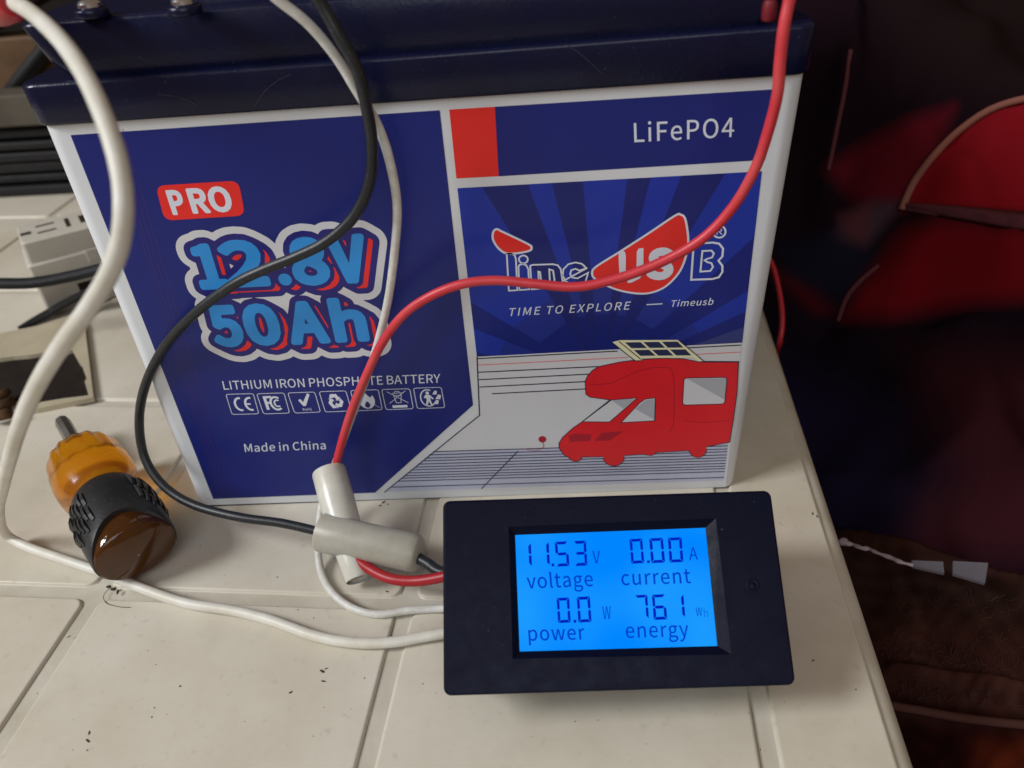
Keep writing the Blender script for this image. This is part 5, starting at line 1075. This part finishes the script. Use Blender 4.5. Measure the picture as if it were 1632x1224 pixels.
# timber above it
wd = thing("timber_block", (-420, 420, 150), "blurred brown wooden block at the upper left behind the battery", "block")
YW = 420.0
w0 = plane_y(-20, 170, YW); w1 = plane_y(95, 75, YW)
b = MB(); box(b, ((w0[0] + w1[0]) / 2, YW + 12, (w0[2] + w1[2]) / 2), (w1[0] - w0[0] + 70, 24, abs(w1[2] - w0[2]) + 18), None, 2)
b.build("timber", M['wood'], wd)
b = MB(); tube(b, [plane_y(-10, 182, YW - 8), plane_y(30, 130, YW - 8), plane_y(72, 78, YW - 8), plane_y(110, 30, YW - 8)], 5.5, 10)
tag(b.build("rod", M['slat']), "blurred black rod leaning across the brown wooden block", "rod")
b = MB()
e0 = plane_y(-30, 92, YW - 14); e1 = plane_y(130, -10, YW - 14)
box(b, ((e0[0] + e1[0]) / 2, YW + 14, (e0[2] + e1[2]) / 2 + 58), (e1[0] - e0[0] + 60, 40, 88), np.array([[.93, 0, .36], [0, 1, 0], [-.36, 0, .93]]), 6)
tag(b.build("bundle", pbr('dark_maroon_cloth', (0.022, 0.009, 0.009, 1), .85, .2, noise=.4, nscale=30, bump=.3)), "dark maroon bundle at the top left above the wooden block", "bundle")
# red clip on the end of the cream cable
p0 = dep(-6, 4, 176); p1 = dep(16, 6, 166)
b = MB(); tube(b, [p0 + (p0 - p1) * 1.2, p0, p1, p1 + (p1 - p0) * .15], [5.2, 5.0, 3.6, 2.4], 18)
tag(smooth_by_angle(b.build("clip", M['redcap']), 50), "blurred red clip on the top end of the cream cable", "clip")
p = dep(0, 186, 520)
# backdrop on the left
b = MB(); b.add([(-1500, 620, -600), (-60, 620, -600), (-60, 620, 900), (-1500, 620, 900)], [[0, 1, 2, 3]]); 
wl = b.build("wall", pbr('dark_brown_wall', (0.02, 0.014, 0.011, 1), .8, .2, noise=.5, nscale=6)); wl['kind'] = 'structure'
b = MB(); b.add([(-1500, -900, -420), (1500, -900, -420), (1500, 900, -420), (-1500, 900, -420)], [[0, 1, 2, 3]])
fo = b.build("floor", M['floor']); fo['kind'] = 'structure'

# ================================================================== CLOTHS ON THE RIGHT
def seg_dist(P, poly, closed=False):
    P = np.asarray(P, float); D = np.full(len(P), 1e9); poly = np.asarray(poly, float)
    m = len(poly)
    for i in range(m if closed else m - 1):
        a, b_ = poly[i], poly[(i + 1) % m]; ab = b_ - a; L2 = ab @ ab + 1e-9
        t = np.clip(((P - a) @ ab) / L2, 0, 1)
        D = np.minimum(D, np.linalg.norm(P - a - t[:, None] * ab, axis=1))
    return D
def pinside(P, poly):
    P = np.asarray(P, float); ins = np.zeros(len(P), bool); m = len(poly)
    for i in range(m):
        a, b_ = poly[i - 1], poly[i]
        c = (a[1] > P[:, 1]) != (b_[1] > P[:, 1])
        if a[1] != b_[1]: ins ^= c & (P[:, 0] < (b_[0] - a[0]) * (P[:, 1] - a[1]) / (b_[1] - a[1]) + a[0])
    return ins
def soft(P, poly, wd_):
    d = seg_dist(P, poly, True); s = np.where(pinside(P, poly), d, -d)
    return np.clip(.5 + s / (2 * wd_), 0, 1) ** 1.0
def cloth_mat(name, rough=1.0, sheen=.0, bump=.35, bscale=900):
    m = pbr(name, (.1, .1, .1, 1), rough, .04, sheen=sheen, bump=bump, bscale=bscale)
    nt = m.node_tree; a = nt.nodes.new("ShaderNodeAttribute"); a.attribute_name = "dye"
    nt.links.new(a.outputs["Color"], nt.nodes["Principled BSDF"].inputs["Base Color"]); return m
def cbase(x, y):      # the draped surface under the blankets (mm)
    return -96 + .62 * (y + 100) + .00035 * (y + 100) ** 2 - 75 * np.exp(-(np.maximum(x - 125, 0) / 55) ** 2) * np.clip((y + 80) / 120, 0, 1)
def cloth_hit(px, py, lift=0.0):
    d = ray(px, py); lo, hi = 50.0, 1500.0
    f_ = lambda t: (CAM + d * t)[2] - cbase(*(CAM + d * t)[:2]) - lift
    for _ in range(50):
        mid = (lo + hi) / 2
        if f_(mid) > 0: lo = mid
        else: hi = mid
    return CAM + d * lo
def make_cloth(name, x0, x1, y0, y1, nx, ny, hfun, cfun, mat, label_, cat):
    X, Y = np.meshgrid(np.linspace(x0, x1, nx), np.linspace(y0, y1, ny))
    Zb = cbase(X, Y)
    P0 = np.stack([X.ravel(), Y.ravel(), Zb.ravel()], 1)
    uv = project(P0)
    Zz = Zb.ravel() + hfun(X.ravel(), Y.ravel(), uv)
    b = MB(); P = np.stack([P0[:, 0], P0[:, 1], Zz], 1)
    fs = [[j * nx + i, j * nx + i + 1, (j + 1) * nx + i + 1, (j + 1) * nx + i] for j in range(ny - 1) for i in range(nx - 1)]
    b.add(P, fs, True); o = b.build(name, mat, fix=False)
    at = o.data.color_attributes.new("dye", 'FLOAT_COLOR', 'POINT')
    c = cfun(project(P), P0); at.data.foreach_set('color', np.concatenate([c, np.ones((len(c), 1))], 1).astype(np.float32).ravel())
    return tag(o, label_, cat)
def base_fold(X, Y):
    return (8 * np.sin(X * .021 + Y * .013 + 1.0) + 5 * np.sin(X * .05 - Y * .03) + 4.5 * np.sin(X * .11 + Y * .07 + 2 + 1.3 * np.sin(X * .03)) + 2.6 * np.sin(Y * .16 - X * .05 + 1.5 * np.sin(X * .045))
            + .5 * np.sin(X * .31 + 1.7 * np.sin(Y * .1)) )
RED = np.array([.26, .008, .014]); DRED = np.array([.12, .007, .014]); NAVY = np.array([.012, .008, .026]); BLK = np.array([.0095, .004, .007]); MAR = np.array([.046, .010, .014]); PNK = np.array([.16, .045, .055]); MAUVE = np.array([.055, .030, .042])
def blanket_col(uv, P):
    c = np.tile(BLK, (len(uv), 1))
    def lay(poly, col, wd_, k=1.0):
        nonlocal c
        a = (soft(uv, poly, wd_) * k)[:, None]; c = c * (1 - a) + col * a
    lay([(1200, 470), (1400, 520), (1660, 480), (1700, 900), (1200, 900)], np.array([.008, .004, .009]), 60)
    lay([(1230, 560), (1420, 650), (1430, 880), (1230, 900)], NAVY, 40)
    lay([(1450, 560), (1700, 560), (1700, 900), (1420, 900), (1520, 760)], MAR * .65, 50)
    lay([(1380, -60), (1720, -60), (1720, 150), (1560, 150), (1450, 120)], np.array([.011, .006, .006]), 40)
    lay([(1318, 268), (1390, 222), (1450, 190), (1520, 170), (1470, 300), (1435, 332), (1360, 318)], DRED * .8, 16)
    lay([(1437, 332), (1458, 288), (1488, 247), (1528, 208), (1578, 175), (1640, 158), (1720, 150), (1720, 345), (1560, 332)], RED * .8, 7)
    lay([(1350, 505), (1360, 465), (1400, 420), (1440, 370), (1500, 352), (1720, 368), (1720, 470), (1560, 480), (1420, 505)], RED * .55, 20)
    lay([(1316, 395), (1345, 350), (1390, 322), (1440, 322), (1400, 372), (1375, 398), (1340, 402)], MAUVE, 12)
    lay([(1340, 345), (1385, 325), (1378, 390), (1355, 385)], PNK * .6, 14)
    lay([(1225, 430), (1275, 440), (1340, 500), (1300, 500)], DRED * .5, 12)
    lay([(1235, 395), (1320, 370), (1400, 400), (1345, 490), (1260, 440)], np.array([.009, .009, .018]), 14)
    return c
def blanket_h(X, Y, uv):
    h = base_fold(X, Y) + 6
    d = seg_dist(uv, [(1355, 60), (1345, 150), (1320, 268), (1310, 330)]); h += 10 * np.exp(-(d / 22) ** 2)
    d = seg_dist(uv, [(1330, 500), (1430, 505), (1632, 495)]); h += -9 * np.exp(-(d / 35) ** 2)
    d = seg_dist(uv, [(1545, 560), (1560, 640), (1530, 730), (1470, 780)]); h += 7 * np.exp(-(d / 40) ** 2)
    d = seg_dist(uv, [(1330, 800), (1480, 760), (1640, 740)]); h += 6 * np.exp(-(d / 40) ** 2)
    return h
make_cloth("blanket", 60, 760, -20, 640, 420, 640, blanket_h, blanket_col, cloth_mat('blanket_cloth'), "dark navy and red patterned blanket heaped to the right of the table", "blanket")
def blanket_pt(px, py, lift):      # nearest crossing of the view line with the folded blanket
    d = ray(px, py); t = np.linspace(150, 1100, 1900); P = CAM[None] + d[None] * t[:, None]
    P0 = np.stack([P[:, 0], P[:, 1], cbase(P[:, 0], P[:, 1])], 1)
    s = P[:, 2] - (P0[:, 2] + blanket_h(P[:, 0], P[:, 1], project(P0)) + lift)
    k = int(np.argmax((s < 0) & (P[:, 0] > 60) & (P[:, 1] > -20)))
    return P[k]
def piping(pts, r, mat, label_, lift=0.0):
    P2 = [blanket_pt(px, py, lift) for px, py in pts]
    b = MB(); tube(b, catmull(P2, 8), r, 8); return tag(b.build("piping", M[mat]), label_, "piping")
piping([(1437, 334), (1446, 312), (1460, 285), (1490, 246), (1530, 207), (1580, 174), (1640, 156), (1700, 150), (1760, 150)], 1.6, 'piping', "tan piping arching over the brightest red patch of the blanket", 2.2)
piping([(1336, 512), (1343, 490), (1352, 470), (1372, 447), (1400, 423)], 1.1, 'piping_highlight', "short pink piping curve on the lower left of the blanket's red patch", .6)
piping([(1320, 272), (1328, 235), (1337, 190), (1347, 140), (1356, 80)], 1.0, 'piping_highlight', "straight dusky pink line painted as a fold highlight beside the upper right corner of the battery", .6)  # pink cord stands in for the highlight along the upright fold

bt = [(1441, 323), (1480, 325), (1520, 328), (1560, 331), (1600, 335), (1640, 338), (1690, 341)]
bb = [(1443, 330), (1480, 337), (1520, 343), (1560, 350), (1600, 357), (1640, 363), (1690, 368)]
def band_rows():
    rows = []
    for t in (0, .33, .66, 1): rows.append([q for q in catmull([blanket_pt(a[0] + (c[0] - a[0]) * t, a[1] + (c[1] - a[1]) * t, 3.0 + 1.6 * math.sin(math.pi * t)) for a, c in zip(bt, bb)], 4)])
    return rows
rw_ = band_rows(); n_ = len(rw_[0]); b = MB()
vt = [p for r in rw_ for p in r]; vb = [p - np.array([0, 0, 2.0]) for p in vt]; N_ = len(vt)
fs = [[i * n_ + k, i * n_ + k + 1, (i + 1) * n_ + k + 1, (i + 1) * n_ + k] for i in range(3) for k in range(n_ - 1)]
fs += [[N_ + q for q in f[::-1]] for f in fs] + [[k, k + 1, N_ + k + 1, N_ + k] for k in range(n_ - 1)] + [[3 * n_ + k, 3 * n_ + k + 1, N_ + 3 * n_ + k + 1, N_ + 3 * n_ + k] for k in range(n_ - 1)]
b.add(vt + vb, fs, True)
tag(b.build("trim_band", M['pink']), "dusky pink band widening to the right under the brightest red patch of the blanket", "trim")

# brown fleece in front of it
FL = .0
def fleece_col(uv, P):
    c = np.tile(np.array([.036, .0125, .0095]), (len(uv), 1))
    def lay(poly, col, wd_, k=1.0):
        nonlocal c
        a = (soft(uv, poly, wd_) * k)[:, None]; c = c * (1 - a) + col * a
    lay([(1340, 860), (1450, 890), (1700, 930), (1700, 1010), (1340, 960)], np.array([.026, .013, .010]), 40)
    lay([(1400, 1150), (1700, 1170), (1700, 1300), (1400, 1300)], np.array([.018, .004, .004]), 12)
    lay([(1560, 1190), (1700, 1180), (1700, 1300), (1540, 1300)], np.array([.115, .020, .008]), 30)
    n_ = np.sin(P[:, 0] * .5 + 3 * np.sin(P[:, 1] * .13)) * np.sin(P[:, 1] * .45 + 2 * np.sin(P[:, 0] * .17))
    blot = np.exp(-(seg_dist(uv, [(1450, 1010), (1475, 1060), (1520, 1075), (1560, 1100), (1640, 1105)]) / 28) ** 2) + .6 * np.exp(-(seg_dist(uv, [(1440, 940), (1465, 985)]) / 14) ** 2)
    rag_ = .5 + .5 * np.sin(P[:, 0] * .33 + 4 * np.sin(P[:, 1] * .21 + 1)) * np.sin(P[:, 1] * .39 + 3 * np.sin(P[:, 0] * .27))
    return c * (1 + .3 * n_[:, None]) + np.array([.050, .022, .018]) * (blot * rag_)[:, None]
edge_line = [(1335, 858), (1400, 878), (1450, 893), (1505, 913), (1570, 930), (1700, 950)]
def fleece_h(X, Y, uv):
    h = base_fold(X * .8, Y * .8) * .8 + 6 + 10
    ex = np.interp(uv[:, 0], [p[0] for p in edge_line], [p[1] for p in edge_line])
    d = uv[:, 1] - ex
    h = np.where(d < 0, h - 60 * np.clip(-d / 26, 0, 1) ** 1.5, h)
    d2 = seg_dist(uv, [(1400, 1120), (1470, 1135), (1640, 1155), (1700, 1160)]); h += 5 * np.exp(-(d2 / 9) ** 2)
    return h
make_cloth("fleece", 70, 460, -330, 160, 330, 400, fleece_h, fleece_col, cloth_mat('fleece_cloth', bump=.9, bscale=500), "hairy reddish brown fleece below the blanket beside the table edge", "fleece")
def fleece_pt(px, py, lift):
    p = cloth_hit(px, py, 16); uvp = np.array([project(p)])
    h = float(fleece_h(np.array([p[0]]), np.array([p[1]]), uvp)[0]); return cloth_hit(px, py, h + lift)
b = MB()
tube(b, catmull([fleece_pt(x, y, .6) for x, y in ((1405, 1121), (1440, 1128), (1470, 1133), (1520, 1142), (1580, 1150), (1660, 1158))], 6), 1.5, 8)
tag(b.build("piping", M['fibre']), "pinkish seam line crossing the brown fleece near the bottom right", "piping")
b = MB(); rr = random.Random(8)
for k in range(300):
    cx = rr.gauss(1530, 70); cy = rr.gauss(1060, 55)
    if not (1400 < cx < 1640 and 930 < cy < 1125): continue
    a = rr.uniform(0, 6.28); pts = [(cx, cy)]
    for q in range(rr.randint(3, 6)):
        a += rr.uniform(-.9, .9); pts.append((pts[-1][0] + 8 * math.cos(a), pts[-1][1] + 8 * math.sin(a)))
    P = [fleece_pt(x, y, rr.uniform(.2, 1.6)) for x, y in pts]
    tube(b, catmull(P, 3), rr.uniform(.05, .12), 3)
tag(b.build("fluff", M['fibre']), "matted pinkish fluff and hairs on the brown fleece", "fluff", kind="stuff")
# white edge and grey tags along the fleece's upper edge
def rag(name, pts, mat, label_, cat):
    b = MB(); P = [cloth_hit(x, y, 34) for x, y in pts]; Q = [np.array(p) - np.array([0, 0, 1.2]) for p in P]; n = len(P)
    b.add(list(P) + list(Q), [list(range(n)), [n + k for k in range(n)][::-1]] + [[i, (i + 1) % n, n + (i + 1) % n, n + i] for i in range(n)])
    return tag(b.build(name, M[mat]), label_, cat)
rag("cloth_tag", [(1453, 893), (1503, 895), (1505, 913), (1456, 902)], 'tag', "narrow grey tag along the fleece edge beside the white trim", "tag")
rag("cloth_tag", [(1519, 894), (1575, 897), (1570, 929), (1519, 914)], 'tag', "squarer grey tag on the fleece edge, right of the narrow one", "tag")
b = MB()
tp = catmull([cloth_hit(x, y, 34 + l_) for x, y, l_ in ((1343, 863, 0), (1350, 866, 1), (1360, 868, 0), (1372, 873, 1), (1385, 875, 0), (1398, 881, 1), (1420, 889, 0), (1436, 896, 1), (1456, 901, 0))], 8)
tube(b, tp, [(1.0 * math.exp(-k / 7) + .62 + .22 * math.sin(k * .5) * math.sin(k * .23 + 1)) for k in range(len(tp))], 8, sx=1.3)
tag(b.build("trim", pbr('white_trim', (.36, .29, .33, 1), .8, .2)), "crumpled white trim on the fleece edge touching the table edge", "trim")
